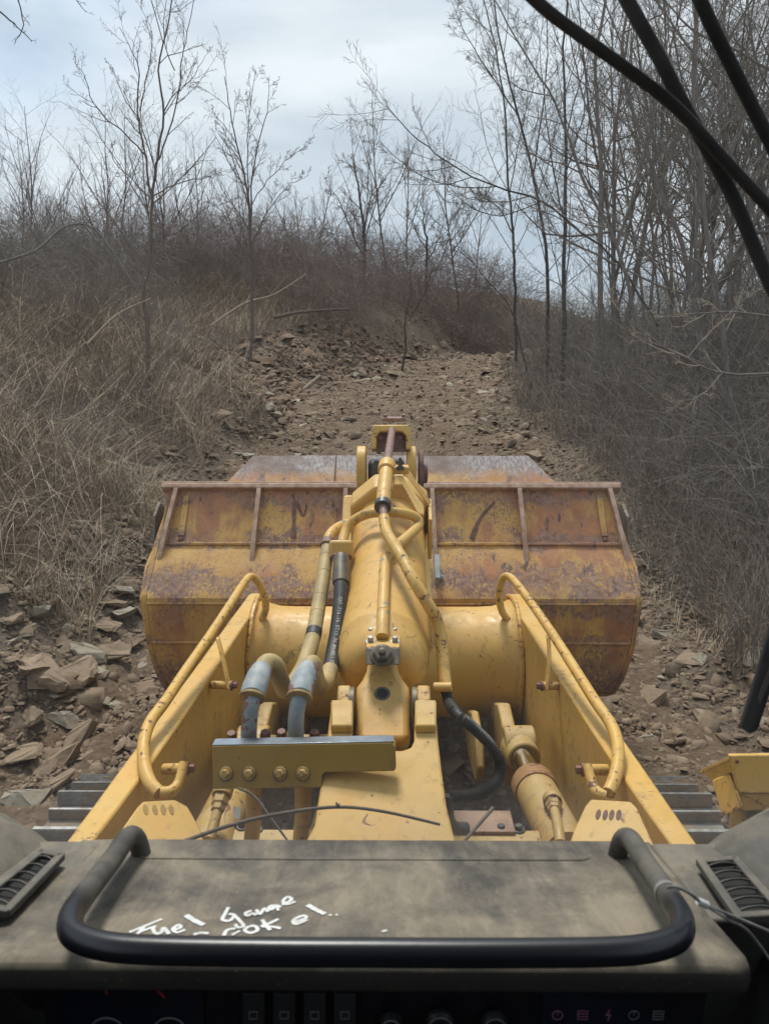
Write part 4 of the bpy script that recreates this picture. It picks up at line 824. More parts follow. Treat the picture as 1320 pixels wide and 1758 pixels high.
hose('pipe_collar', [(564, 930, 2.825), (562, 938, 2.805)], .0275, 'rust_pink', sm=0)
for fx, nm in ((0, 0), (82, 1)):
    fpts = [(450 + fx, 1148 - 2 * nm, 2.055), (443 + fx - 2 * nm, 1164, 2.02), (436 + fx - 1 * nm, 1184, 1.985), (433 + fx, 1196, 1.965)]
    m = MB(); m.tube([W(*p) for p in fpts], [.026, .0315, .0325, .0315], 20, sm=4); m.build('hose_ferrule', 'ferrule', LD, bevel=.002)
    m = MB(); a_, b_ = W(433 + fx, 1195, 1.966), W(432 + fx, 1200, 1.96); m.tube([a_, b_], .034, 20); m.build('ferrule_collar', 'yellow_dirty', LD, bevel=.002)
    hose('elbow_pipe', [(436 + fx, 1188, 1.98), (431 + fx - 2 * nm, 1212, 1.955), (428 + fx - 8 * nm + 6 * nm, 1240, 1.955), (427 + fx - 1 * nm, 1275, 1.98), (427 + fx, 1320, 2.03)], .0205, 'ferrule' if not nm else 'steel_blue')
# printed line on the black hose
def print_line(text, pts, size, off):
    P = spline([W(*p) for p in pts], 30); s = 0; i = 0
    for ch in text:
        s += size * .62; acc = 0; q = None
        for a, b in zip(P, P[1:]):
            L = (b - a).length
            if acc + L > s: q = a.lerp(b, (s - acc) / L); t = (b - a).normalized(); break
            acc += L
        if q is None: break
        if ch == ' ': continue
        toc = (EYE - q); nrm = (toc - t * toc.dot(t)).normalized(); side = nrm.cross(t)
        yield ch, q + nrm * off, t, side, nrm
cu_cache = {}
def glyph(ch):
    if ch not in cu_cache:
        cu = bpy.data.curves.new('g', 'FONT'); cu.body = ch; cu.size = 1; cu.align_x = 'CENTER'; cu.resolution_u = 2; o = bpy.data.objects.new('g', cu); COL.objects.link(o)
        dg = bpy.context.evaluated_depsgraph_get(); me = o.evaluated_get(dg).to_mesh(); vs = [v.co.copy() for v in me.vertices]; fs = [tuple(p.vertices) for p in me.polygons]
        o.evaluated_get(dg).to_mesh_clear(); bpy.data.objects.remove(o); cu_cache[ch] = (vs, fs)
    return cu_cache[ch]
def draw_text(name, text, pts, size, off, mat, par=None):
    m = MB()
    for ch, q, t, side, nrm in print_line(text, pts, size, off):
        vs, fs = glyph(ch); m.add([q + t * (v.x * size) + side * ((v.y - .35) * size) for v in vs], fs)
    return m.build(name, mat, par or LD, smooth=0)
draw_text('hose_print', 'CAT 716-16 ST/1 36 XM-HYD/1 XT-3 ES', [HB[k] for k in range(1, 6)], .0165, .0243, 'hose_print')
# ---------------- kick-out tube, clamp and flexible conduit
def those(name, pts, r, mat, n=16, sm=6):
    m = MB(); m.tube([TP(*p) for p in pts], r, n, sm=sm); return m.build(name, mat, LD, smooth=60)
m = MB(); m.tube([W(673, 738, 3.86), TP(664, 800, .285)], .0175, 16); m.build('indicator_rod', 'rust_pink', LD, smooth=60)
m = MB(); a_, b_ = TP(665, 796, .285), TP(663, 809, .28); m.tube([a_, b_], .0335, 20); m.box((a_ + b_) / 2 + V3((.055, 0, -.008)), (.06, .05, .03)); m.build('rod_clamp', 'yellow_paint', LD, bevel=.006)
m = MB(); c_ = TP(687, 806, .285); m.lathe(c_, c_ + V3((0, 0, 1)), [(0, .016), (.012, .016), (.012, .009), (.025, .009), (.025, .012), (.036, .012), (.036, .007), (.045, .007)], 10); m.build('clamp_bolt', 'dark_grease', LD)
m = MB(); m.prism([TP(674, 816, .265), TP(692, 816, .265), TP(696, 824, .265), TP(728, 868, .19), TP(728, 884, .18), TP(716, 880, .185), TP(690, 832, .255), TP(676, 832, .255)], -yy * .022); m.build('clamp_bracket', 'yellow_paint', LD, bevel=.003)
those('guide_sleeve', [(663, 810, .28), (657, 868, .255)], .0265, 'yellow_chipped', 20, 0)
those('sleeve_seal', [(657.4, 864, .256), (656.6, 871, .253)], .030, 'dark_grease', 20, 0)
those('guide_rod', [(657, 868, .254), (660, 893, .243)], .015, 'rust_pink', 14, 0)
those('guide_tube', [(659, 888, .245), (661, 905, .235), (668, 922, .23), (690, 958, .215), (712, 1000, .19), (740, 1046, .13), (751, 1068, .09), (757, 1100, .05), (762, 1150, .0), (766, 1188, -.03)], .019, 'yellow_chipped')
GE = TP(766, 1186, -.03); gd = (GE - EYE).dot(FW)
hose('tube_boss', [(745, 1180, 2.13), (775, 1180, 2.12)], .013, 'yellow_paint', sm=0)
CO = [(766, 1186, gd), (770, 1205, gd - .01), (785, 1226, 2.08), (815, 1252, 2.09), (842, 1280, 2.10), (858, 1310, 2.08), (857, 1335, 2.04), (838, 1356, 1.99), (810, 1366, 1.96), (772, 1368, 1.95)]
P_ = spline([W(*p) for p in CO], 16); rad = [.0140 + .0026 * (1 if i % 2 else -1) for i in range(len(P_))]
m = MB(); m.tube(P_, rad, 12); m.build('corrugated_conduit', 'black_rubber', LD, smooth=80)
hose('conduit_stub', [(770, 1366, 1.95), (768, 1400, 1.95), (778, 1420, 1.97), (800, 1424, 1.99)], .017, 'dark_grease')
# ---------------- pedestal and clevis for the cylinder
pp = plane3((527, 1447, 1.74), (778, 1447, 1.74), (655, 1200, 2.06))
out = [(520, 1452), (786, 1452), (776, 1425), (766, 1380), (758, 1320), (752, 1270), (748, 1215), (712, 1215), (711, 1270), (705, 1283), (690, 1288), (606, 1288), (604, 1215), (568, 1215), (561, 1270), (553, 1330), (547, 1370), (540, 1415)]
m = MB(); m.prism([pp(*q) for q in out], V3((0, .1, -1)).normalized() * .06); m.build('pedestal_plate', 'yellow_paint', LD, bevel=.006)
for (x0, x1), (u0, u1) in (((568, 606), (580, 602)), ((712, 749), (716, 738))):
    m = MB(); m.prism([pp(x0, 1260), pp(x1, 1260), pp(x1, 1214), pp(x0, 1214)], V3((0, 0, 1)) * .022); m.build('clevis_pad', 'yellow_paint', LD, bevel=.005)
    m = MB(); m.prism([W(u0, 1176, 2.12), W(u1, 1176, 2.12), W(u1 + 2, 1222, 2.05), W(u0 - 3, 1222, 2.05)], V3((0, .12, -.14))); m.build('clevis_lug', 'yellow_chipped', LD, bevel=.006)
for x in (604, 711):
    m = MB(); c_ = W(x, 1215, 2.08); m.cyl(c_ - V3((.006, 0, 0)), c_ + V3((.006, 0, 0)), .055, 28); m.build('pin_washer', 'dark_block', LD)
m = MB(); m.prism([V3((-.19, 1.42, 1.5)), V3((.19, 1.42, 1.5)), V3((.15, 1.95, 1.5)), V3((-.15, 1.95, 1.5))], V3((0, 0, .2))); m.build('pedestal_web', 'yellow_dirty', LD, bevel=.01)
# ---------------- hose manifold bracket
mf = plane3((365, 1280, 1.90), (680, 1275, 1.86), (365, 1355, 1.875))
m = MB(); m.prism([mf(364, 1281), mf(672, 1275), mf(679, 1282), mf(680, 1320), mf(676, 1325), mf(558, 1327), mf(553, 1332), mf(552, 1353), mf(366, 1356)], FW * .02 + V3((0, .018, 0))); MF = m.build('hose_bracket', 'yellow_shaded', LD, bevel=.0025)
m = MB(); a_, b_ = mf(364, 1279), mf(676, 1273); m.prism([a_, b_, b_ + V3((0, .036, -.004)), a_ + V3((0, .036, -.004))], V3((0, 0, -.006))); m.build('worn_edge', 'steel_edge', MF, bevel=.001)
nm_ = (mf(680, 1320) - mf(364, 1320)).cross(mf(364, 1281) - mf(364, 1356)).normalized(); nm_ = nm_ if nm_.dot(FW) < 0 else -nm_
for x in (388, 428, 481, 520):
    m = MB(); m.bolt(mf(x, 1328), nm_, .0105, .017); m.build('bracket_bolt', 'yellow_dirty', MF, bevel=.0008)
    m = MB(); m.lathe(mf(x, 1329), mf(x, 1329) + nm_, [(-.002, .0185), (.0012, .0185)], 20); m.build('painted_bolt_shade', 'dark_block', MF)  # dark disc painted as the shade around each bolt head
for x, y in ((400, 1264), (457, 1262), (485, 1261), (541, 1262)):
    m = MB(); c_ = W(x, y + 18, 2.0); m.bolt(c_, (0, -.25, 1), .0145, .048); m.build('clamp_bolt', 'rust_bolt', LD, bevel=.001)
m = MB(); m.prism([W(385, 1290, 1.99), W(560, 1287, 1.99), W(560, 1287, 1.99) + V3((0, .08, 0)), W(385, 1290, 1.99) + V3((0, .08, 0))], V3((0, 0, -.05))); m.build('pipe_clamp', 'yellow_dirty', LD, bevel=.004)
for x in (436, 520):
    hose('elbow_pipe', [(x, 1320, 2.02), (x, 1400, 2.12), (x - 4, 1440, 2.15)], .022, 'yellow_dirty', sm=0)
# ---------------- grab rails on the arms
def rail(sx):
    s = sx
    if s < 0:
        pts = [(431, 1081, 3.80), (447, 1066, 3.82), (456, 1045, 3.82), (453, 1022, 3.80), (443, 1000, 3.78), (432, 990, 3.75), (421, 998, 3.66), (395, 1038, 3.35), (360, 1092, 3.02), (320, 1150, 2.73), (285, 1203, 2.50), (258, 1240, 2.37), (247, 1275, 2.27), (248, 1315, 2.18), (258, 1345, 2.12), (274, 1362, 2.09)]
        stud = [((418, 1081, 3.80), (446, 1081, 3.79)), ((363, 1176, 2.95), (398, 1177, 2.93)), ((281, 1321, 2.22), (322, 1320, 2.19))]
        flat = [(274, 1362, 2.09), (292, 1360, 2.10), (306, 1345, 2.13), (316, 1310, 2.17)]; strut = [(371, 1095, 3.02), (380, 1130, 2.97), (391, 1182, 2.92)]
    else:
        pts = [(897, 1081, 3.80), (880, 1072, 3.82), (862, 1050, 3.82), (857, 1020, 3.80), (862, 996, 3.78), (871, 989, 3.75), (885, 1000, 3.66), (912, 1036, 3.35), (948, 1088, 3.02), (985, 1146, 2.73), (1022, 1205, 2.50), (1048, 1243, 2.37), (1060, 1278, 2.27), (1060, 1315, 2.18), (1052, 1345, 2.12), (1044, 1362, 2.09)]
        stud = [((888, 1081, 3.79), (914, 1081, 3.80)), ((930, 1178, 2.93), (964, 1178, 2.95)), ((1000, 1322, 2.19), (1042, 1322, 2.22))]
        flat = [(1040, 1368, 2.09), (1026, 1362, 2.10), (1016, 1345, 2.13), (1008, 1314, 2.17)]; strut = [(938, 1092, 3.02), (940, 1130, 2.97), (935, 1184, 2.92)]
    m = MB(); m.tube([W(*p) for p in pts], .0185, 14, sm=6); rl = m.build('grab_rail', 'yellow_chipped', LD, smooth=70)
    m = MB(); m.tube([W(*p) for p in flat], [.019, .017, .014, .0135], 10, sm=4); m.build('rail_foot', 'yellow_chipped', rl, smooth=70)
    m = MB(); P = spline([W(*p) for p in strut], 6); vs = [[p + V3((.003 + .009, -.013, 0)), p + V3((.012, .013, 0)), p + V3((0, .013, 0)), p + V3((0, -.013, 0))] for p in P]; m.loft(vs); m.build('rail_strut', 'yellow_chipped', rl, bevel=.002)
    for i, (a_, b_) in enumerate(stud):
        m = MB(); A, B = W(*a_), W(*b_); m.cyl(A, B, .016, 14); m.build('rail_stud', 'yellow_chipped', rl, bevel=.002)
        inn = B if s < 0 else A; m = MB(); m.bolt(inn, V3((-s, 0, 0)), .0125, .02); m.build('stud_bolt', 'rust_bolt' if i else 'yellow_dirty', rl, bevel=.001)
rail(-1); rail(1)
# ---------------- slotted stops at the arm roots
def stop_plate(sx):
    if sx < 0:
        f = plane3((240, 1378, 1.90), (330, 1380, 1.97), (230, 1440, 1.80)); o_ = [(190, 1452), (236, 1386), (246, 1376), (300, 1373), (322, 1384), (345, 1425), (352, 1452)]; sl = [(250, 1391), (266, 1391), (280, 1391), (294, 1391)]; ed = [(190, 1452), (236, 1386), (246, 1376), (300, 1373)]
    else:
        f = plane3((1080, 1378, 1.90), (990, 1380, 1.97), (1090, 1440, 1.80)); o_ = [(1122, 1452), (1092, 1386), (1082, 1376), (1014, 1372), (1004, 1384), (985, 1425), (975, 1452)]; sl = [(1027, 1399), (1039, 1400), (1050, 1400), (1062, 1400)]; ed = [(1122, 1452), (1092, 1386), (1082, 1376), (1014, 1372)]
    nn = (f(700, 1400) - f(600, 1400)).cross(f(650, 1300) - f(650, 1400)).normalized(); nn = nn if nn.dot(FW) < 0 else -nn
    m = MB(); m.prism([f(*q) for q in o_], -nn * .035); st_ = m.build('arm_stop', 'yellow_paint', LD, bevel=.004)
    for x, y in sl:
        c_ = f(x, y); u = (f(x + 10, y) - c_).normalized(); v = nn.cross(u); m = MB()
        vs = [c_ + u * .0065 * math.cos(a) + v * .016 * math.sin(a) for a in np.linspace(0, 2 * math.pi, 17)[:-1]]; m.prism([p + nn * .0012 for p in vs], -nn * .004); m.build('slot', 'yellow_shaded' if sx < 0 else 'rust_dark', st_)
stop_plate(-1); stop_plate(1)
# ---------------- deck, chassis, lift cylinders
m = MB(); m.box((0, 1.60, 1.45), (1.16, .66, .05)); m.build('front_deck', 'yellow_dirty', LD, bevel=.006)
m = MB(); m.box((.235, 1.955, 1.480), (.29, .10, .012)); m.build('deck_cover', 'red_primer', LD, bevel=.003)
for x, y in ((860, 1425), (890, 1425), (440, 1425), (416, 1420)):
    v = FW + RT * ((x - 660) / FPX) + UP * ((879 - y) / FPX); p = EYE + v * ((1.476 - 2.9) / v.z); m = MB(); m.bolt(p, (0, 0, 1), .012, .016); m.build('deck_bolt', 'dark_grease', LD, bevel=.001)
m = MB(); m.box((0, .6, .82), (1.25, 2.3, 1.1)); m.box((0, 1.6, 1.2), (.5, .62, .42)); m.build('chassis', 'yellow_dirty', LD, bevel=.02)
for sx in (-1, 1):
    m = MB(); m.box((sx * .62, 1.55, 1.2), (.05, .7, .44)); m.build('frame_side', 'yellow_dirty', LD, bevel=.01)
def lift(bar0, bar1, rod1, r, fit):
    a_, b_, c_ = W(*bar0), W(*bar1), W(*rod1); d_ = (b_ - a_).normalized(); L = (b_ - a_).length
    LC = empty('lift_cylinder', tuple(a_)); LC.parent = LD
    m = MB(); m.lathe(a_, b_, [(0, r), (L - .10, r), (L - .095, r * 1.02)], 32); chd(m, 'barrel', 'yellow_dirty', LC)
    m = MB(); m.lathe(b_ - d_ * .10, b_, [(0, r * 1.08), (.07, r * 1.1), (.09, r * 1.0), (.1, r * .8)], 32); chd(m, 'gland', 'rusty_gland', LC, bevel=.002)
    m = MB(); m.cyl(b_ - d_ * .05, c_, r * .58, 28); chd(m, 'piston_rod', 'chrome', LC)
    m = MB(); m.lathe(c_ - V3((.06, 0, 0)), c_ + V3((.06, 0, 0)), [(0, .085), (.12, .085)], 30); m.tube([c_ - d_ * .12, c_], [.062, .075], 20); chd(m, 'rod_eye', 'yellow_dirty', LC, bevel=.008)
    m = MB(); q = [W(*p) for p in fit[1]]; m.tube(q, .0145, 12, sm=5); chd(m, 'feed_pipe', 'yellow_dirty', LC)
    dq = (q[-2] - q[-1]).normalized(); m = MB(); m.lathe(q[-1] - dq * .02, q[-1] + dq, [(0, .024), (.03, .024), (.032, .02), (.05, .02)], 6); m.lathe(q[-1] - dq * .045, q[-1], [(0, .028), (.03, .028)], 18); chd(m, 'feed_fitting', 'yellow_dirty', LC, bevel=.002)
lift((975, 1470, 2.12), (912, 1342, 2.62), (890, 1284, 3.02), .068, (900, [(962, 1448, 2.06), (958, 1420, 2.12), (950, 1384, 2.24)]))
lift((352, 1470, 2.12), (412, 1342, 2.62), (435, 1284, 3.02), .068, (400, [(360, 1442, 2.03), (366, 1420, 2.06), (378, 1376, 2.12)]))
m = MB(); c_ = W(407, 1396, 2.10); m.box(c_, (.018, .004, .03), Matrix.Rotation(R(-35), 3, 'X')); m.build('decal', 'white_sticker', LD)
for sx in (-1, 1):       # knuckles the lift cylinders pull on
    m = MB(); m.prism([V3((sx * .52, y, z)) for y, z in ((3.40, 1.10), (3.24, 1.18), (3.04, 1.15), (2.94, 1.03), (2.98, .92), (3.3, .82), (3.6, .86))], V3((sx * .06, 0, 0))); m.build('arm_knuckle', 'yellow_dirty', LD, bevel=.01)
    m = MB(); m.prism([V3((sx * .40, y, z)) for y, z in ((3.40, 1.06), (3.24, 1.14), (3.05, 1.12), (2.96, 1.02), (3.0, .92), (3.3, .86), (3.6, .90))], V3((sx * .035, 0, 0))); m.build('arm_knuckle', 'yellow_dirty', LD, bevel=.01)
# ---------------- tracks
shoe = MB(); shoe.box((0, 0, 0), (.52, .195, .022))
shoe.loft([[V3((x, -.092, .011)), V3((x, -.068, .011)), V3((x, -.072, .062)), V3((x, -.088, .062))] for x in (-.26, .26)]); shoe.loft([[V3((x, .04, .011)), V3((x, .062, .011)), V3((x, .058, .05)), V3((x, .046, .05))] for x in (-.26, .26)])
s0 = shoe.build('track_shoe', 'track_steel', None, bevel=.004); sme = s0.data; bpy.data.objects.remove(s0)
gb = MB(); gb.box((0, -.080, .0635), (.515, .016, .003)); gb.box((0, .052, .0515), (.515, .011, .003)); g0 = gb.build('g', 'track_bright', None); gme = g0.data; bpy.data.objects.remove(g0)
for sx in (-1, 1):
    TK = empty('track', (sx * 1.03, 1.0, 0)); TK.parent = LD
    y0, y1, rr = -1.2, 2.62, .50; zc = .525; Ls = y1 - y0; per = 2 * Ls + 2 * math.pi * rr; N = int(per / .205)
    for i in range(N):
        s = per * i / N
        if s < Ls: y, z, a = y0 + s, zc + rr, 0
        elif s < Ls + math.pi * rr: t = (s - Ls) / rr; y, z, a = y1 + rr * math.sin(t), zc + rr * math.cos(t), -t
        elif s < 2 * Ls + math.pi * rr: y, z, a = y1 - (s - Ls - math.pi * rr), zc - rr, math.pi
        else: t = (s - 2 * Ls - math.pi * rr) / rr; y, z, a = y0 - rr * math.sin(t), zc - rr * math.cos(t), math.pi - t
        o = inst('track_shoe', sme, (0, y - 1.0, z), parent=TK, rot=(a, 0, 0)); b = o.modifiers.new('bevel', 'BEVEL'); b.width = .004; b.segments = 2
        if abs(a) < 1.8: o2 = inst('grouser_edge', gme, (0, y - 1.0, z), parent=TK, rot=(a, 0, 0))
    for yy_, r_ in ((y1, .42), (y0, .42)):
        m = MB(); m.cyl((sx * .85, yy_, zc), (sx * 1.2, yy_, zc), r_, 32); o = m.build('idler', 'dark_grease', TK, bevel=.01); o.matrix_parent_inverse = Matrix.Translation(-TK.location)
    m = MB(); m.box((sx * 1.0, .7, .52), (.28, 3.2, .42)); o = m.build('track_frame', 'yellow_dirty', TK, bevel=.02); o.matrix_parent_inverse = Matrix.Translation(-TK.location)
# ---------------- folded lamp guard at the right
LG = empty('lamp_guard', tuple(W(1280, 1420, 1.8))); LG.parent = LD; LG['label'] = 'yellow folded sheet guard beside the right window'
fg = lambda x, y: W(x, y, 1.75)
m = MB(); m.prism([fg(1252, 1298), fg(1400, 1296), fg(1400, 1362), fg(1268, 1363)], V3((0, .012, 0)) ); chd(m, 'front_panel', 'yellow_paint', LG, bevel=.003)
m = MB(); m.prism([W(1252, 1298, 1.75), W(1400, 1296, 1.75), W(1390, 1300, 2.05), W(1202, 1322, 2.0)], V3((0, 0, -.012))); chd(m, 'top_flap', 'yellow_dirty', LG, bevel=.002)
m = MB(); m.prism([W(1252, 1328, 1.78), W(1273, 1388, 1.72), W(1240, 1402, 1.80), W(1222, 1342, 1.86)], V3((0.008, .01, 0))); chd(m, 'side_flap', 'yellow_chipped', LG, bevel=.002)
m = MB(); m.prism([W(1250, 1300, 1.76), W(1256, 1326, 1.76), W(1222, 1342, 1.88), W(1205, 1322, 1.98)], V3((0.01, .004, 0))); chd(m, 'inner_side', 'yellow_shaded', LG)
m = MB(); m.prism([W(1270, 1364, 1.78), W(1400, 1362, 1.78), W(1400, 1392, 1.80), W(1276, 1393, 1.80)], V3((0, .015, 0))); m.prism([W(1256, 1392, 1.84), W(1400, 1392, 1.84), W(1400, 1470, 1.9), W(1256, 1470, 1.9)], V3((0, .015, 0))); chd(m, 'lower_panel', 'yellow_dirty', LG, bevel=.003)
m = MB(); m.prism([W(1282, 1395, 1.825), W(1420, 1395, 1.825), W(1420, 1418, 1.835), W(1286, 1422, 1.835)], V3((0, .004, 0))); chd(m, 'vent_slot', 'dark_grease', LG)
m = MB(); m.lathe(fg(1265, 1308), fg(1265, 1308) - FW, [(0, .004), (.003, .004)], 10); chd(m, 'rivet', 'rust_dark', LG)
m = MB(); m.box((1.02, 1.55, 1.28), (.5, .5, .5)); m.build('fender_box', 'yellow_dirty', LD, bevel=.02)

# ================================================================ cab
def on_dash(px, py, h=0.):
    v = FW + RT * ((px - 660) / FPX) + UP * ((879 - py) / FPX)       # dash plane through y=.70,z=2.21 and y=.995,z=2.14
    n = V3((0, .081, .305)).normalized(); return EYE + v * ((V3((0, .70, 2.2225)) - EYE).dot(n) / v.dot(n)) + n * h
DN = V3((0, .081, .305)).normalized()
DB = empty('dashboard', (0, .85, 1.7)); DB.parent = LD; tag(DB, 'dusty grey dashboard with vents, grab bar and white handwriting')
sec = [(.688, 2.186), (.686, 2.204), (.690, 2.217), (.702, 2.222), (.80, 2.193), (.90, 2.1655), (.96, 2.148), (1.01, 2.136), (1.03, 2.11), (1.03, 2.04), (.80, 2.04), (.76, 2.12), (.715, 2.176)]
xs = [-.453, -.438, -.40, -.2, 0, .2, .36, .402, .417]
m = MB(); m.loft([[V3((x, y + (.012 if x in (-.453, .417) else 0), z - (.010 if x in (-.453, .417) else .002 if x in (-.438, .402) else 0))) for y, z in sec] for x in xs]); chd(m, 'dash_top', 'dash_dusty', DB, smooth=50, bevel=.004)
m = MB(); m.tube([V3((-.34, .952, 2.1492)), V3((-.33, .945, 2.1515)), V3((0, .944, 2.1518)), V3((.295, .945, 2.1515)), V3((.305, .952, 2.1492))], .0032, 10); chd(m, 'dash_bead', 'dash_dusty', DB)
for sx in (-1, 1):      # side wings carrying the vents
    m = MB(); m.loft([[V3((sx * x, y, z)) for y, z in ((.79, zt - .004), (1.0, zt - .058), (1.03, zt - .09), (1.03, 2.0), (.80, 2.0))] for x, zt in ((.41, 2.196), (.50, 2.196), (.60, 2.19))]); chd(m, 'side_wing', 'dash_side', DB, smooth=30, bevel=.006)
    m = MB(); m.loft([[V3((sx * x, y, z)) for y, z in ((.72, zt - .02), (.80, zt + .01), (.985, zt - .01), (1.04, zt - .06), (1.04, 2.0), (.74, 2.0))] for x, zt in ((.47 + .012, 2.135), (.53, 2.185), (.60, 2.232), (.80, 2.29))]); chd(m, 'side_console', 'dash_side', DB, smooth=40, bevel=.008)
# vents
def vent(quad, nsl):
    P = [on_dash(*q, .004) for q in quad]      # a-b far edge, c-d near edge
    a, b, c, d = P; VT = empty('air_vent', tuple((a + b + c + d) / 4)); VT.parent = DB; VT.matrix_parent_inverse = Matrix.Translation(-DB.location)
    def par(m, nm, mt, **k):
        o = m.build(nm, mt, DB, **k); o.matrix_parent_inverse = Matrix.Translation(-DB.location); return o
    bpy.data.objects.remove(VT)
    m = MB()
    for p, q in ((a, b), (b, c), (c, d), (d, a)):
        t = (q - p).normalized(); s_ = DN.cross(t) * .006; m.prism([p - s_ - t * .004, q - s_ + t * .004, q + s_ + t * .004, p + s_ - t * .004], DN * .010)
    par(m, 'vent_frame', 'dash_side', bevel=.002)
    m = MB(); m.prism([a, b, c, d], DN * .0015); par(m, 'vent_opening', 'hole_black')
    for i in range(nsl):
        f = (i + .6) / (nsl + .2); p, q = a.lerp(d, f), b.lerp(c, f); mid = (p + q) / 2 + DN * .010
        m = MB(); m.tube([p + DN * .004, p.lerp(q, .25) + DN * .0085, mid, p.lerp(q, .75) + DN * .0085, q + DN * .004], .0016, 6, sm=3); par(m, 'vent_slat', 'cab_steel')
vent([(70, 1477), (103, 1484), (12, 1580), (-45, 1570)], 6); vent([(1203, 1494), (1262, 1489), (1345, 1585), (1268, 1590)], 6)
# grab bar
GB = [(.335, .965, 2.135), (.338, .957, 2.175), (.340, .930, 2.199), (.338, .87, 2.213), (.332, .79, 2.240), (.325, .735, 2.262), (.320, .700, 2.273), (.305, .668, 2.280), (.272, .650, 2.2835), (.22, .643, 2.2845), (.1, .641, 2.2845), (0, .641, 2.2845)]
pl = [V3((x * 1.03 + .004, y, z)) for x, y, z in GB]; pl = pl + [V3((-x * 1.03 + .004, y, z)) for x, y, z in GB[-2::-1]]
m = MB(); m.tube(pl, .0136, 20, sm=6); chd(m, 'grab_bar', 'bar_rubber', DB, smooth=70)
m = MB(); i_ = spline(pl, 6)[26:28]; m.tube(i_, .0144, 20); chd(m, 'sleeve_end', 'cable_grey', DB)
# handwriting in white paint marker: traced strokes lying on the pad
STK = [[(222, 1601), (248, 1590), (278, 1577)], [(250, 1588), (242, 1597), (233, 1607)], [(240, 1600), (256, 1594), (268, 1590)], [(262, 1592), (266, 1602), (276, 1602), (281, 1593), (290, 1604)], [(296, 1598), (310, 1592), (306, 1588), (297, 1595), (304, 1601), (318, 1596)], [(319, 1570), (334, 1580), (350, 1588)],
       [(392, 1556), (386, 1568), (382, 1578), (394, 1580), (402, 1570), (392, 1568)], [(402, 1570), (414, 1583), (418, 1590), (408, 1592), (404, 1586)], [(432, 1562), (422, 1566), (424, 1571), (434, 1567), (440, 1570)], [(440, 1560), (446, 1568), (454, 1558), (460, 1564)], [(470, 1552), (462, 1556), (466, 1560), (474, 1553), (482, 1556)], [(474, 1553), (478, 1562)], [(484, 1552), (500, 1543), (494, 1538), (486, 1545), (492, 1551), (507, 1546)],
       [(332, 1605), (345, 1602), (358, 1603)], [(384, 1607), (390, 1597), (404, 1594)], [(398, 1606), (412, 1598)], [(428, 1590), (420, 1597), (430, 1602), (442, 1597), (438, 1590), (428, 1590)], [(450, 1578), (456, 1588), (464, 1597)], [(478, 1577), (462, 1585), (450, 1590), (468, 1591), (482, 1594)], [(504, 1583), (525, 1575), (520, 1571), (504, 1579), (508, 1586), (528, 1578)], [(528, 1552), (542, 1560), (558, 1568)], [(565, 1569), (569, 1571)], [(576, 1569), (580, 1570)], [(656, 1600), (664, 1597)]]
for i, s_ in enumerate(STK):
    P = spline([on_dash(x, y, .0) for x, y in s_], 8); wd = .0024 if i not in (5, 20) else .0036; m = MB(); n = len(P); vs = []
    P = [V3((p.x, p.y, float(np.interp(p.y, [q[0] for q in sec[3:8]], [q[1] for q in sec[3:8]])) + .0012)) for p in P]
    r_ = random.Random(i)
    for k_, p in enumerate(P):
        d_ = (P[min(k_ + 1, n - 1)] - P[max(k_ - 1, 0)]).normalized(); q = DN.cross(d_) * wd * r_.uniform(.85, 1.1) * (.75 if k_ in (0, n - 1) else 1); vs += [p - q, p + q]
    m.add(vs, [(2 * k_, 2 * k_ + 1, 2 * k_ + 3, 2 * k_ + 2) for k_ in range(n - 1)]); o = chd(m, 'handwriting', 'paint_marker', DB, smooth=0)
    if i == 0: o['label'] = 'white hand-lettered words Fuel gauge Broke on the dash'
# cable from the bar to the right console
m = MB(); m.tube([W(1146, 1524, .80), W(1160, 1523, .79), W(1185, 1535, .80), (W(1208, 1553, .82)), W(1240, 1566, .83), W(1330, 1604, .84)], .0018, 8, sm=6); m.tube([W(1208, 1553, .82), W(1250, 1580, .83), W(1285, 1600, .84), W(1330, 1660, .85)], .0014, 8, sm=6); chd(m, 'cable', 'cable_grey', DB)
m = MB(); m.tube([W(1198, 1548, .815), W(1214, 1555, .817)], .004, 10); chd(m, 'cable_clip', 'white_sticker', DB)
# instrument panel below the lip
IP = V3((0, .742, 0))
def ip(px, py, off=0.):
    v = FW + RT * ((px - 660) / FPX) + UP * ((879 - py) / FPX); return EYE + v * ((.742 - off - EYE.y) / v.y)
m = MB(); m.box((-.0, .76, 1.9), (.79, .03, .50)); chd(m, 'panel_face', 'panel_black', DB, bevel=.004)
m = MB(); m.prism([ip(110, 1668, .002), ip(350, 1668, .002), ip(350, 1800, .002), ip(110, 1800, .002)], V3((0, .003, 0))); chd(m, 'gauge_cluster', 'panel_blue', DB)
m = MB(); m.prism([ip(930, 1700, .002), ip(1150, 1700, .002), ip(1150, 1800, .002), ip(930, 1800, .002)], V3((0, .003, 0))); chd(m, 'lamp_panel', 'panel_blue', DB)
for x in (185, 292):
    c_ = ip(x, 1772, .004); m = MB(); m.tube([c_ + V3((.020 * math.cos(a), 0, .020 * math.sin(a))) for a in np.linspace(0, 2 * math.pi, 33)], .0011, 6); chd(m, 'gauge_rim', 'icon_grey', DB)
for a_, b_ in (((180, 1686), (183, 1708)), ((258, 1688), (283, 1714))):
    m = MB(); m.tube([ip(*a_, .004), ip(*b_, .004)], .0012, 6); chd(m, 'gauge_needle', 'needle_red', DB)
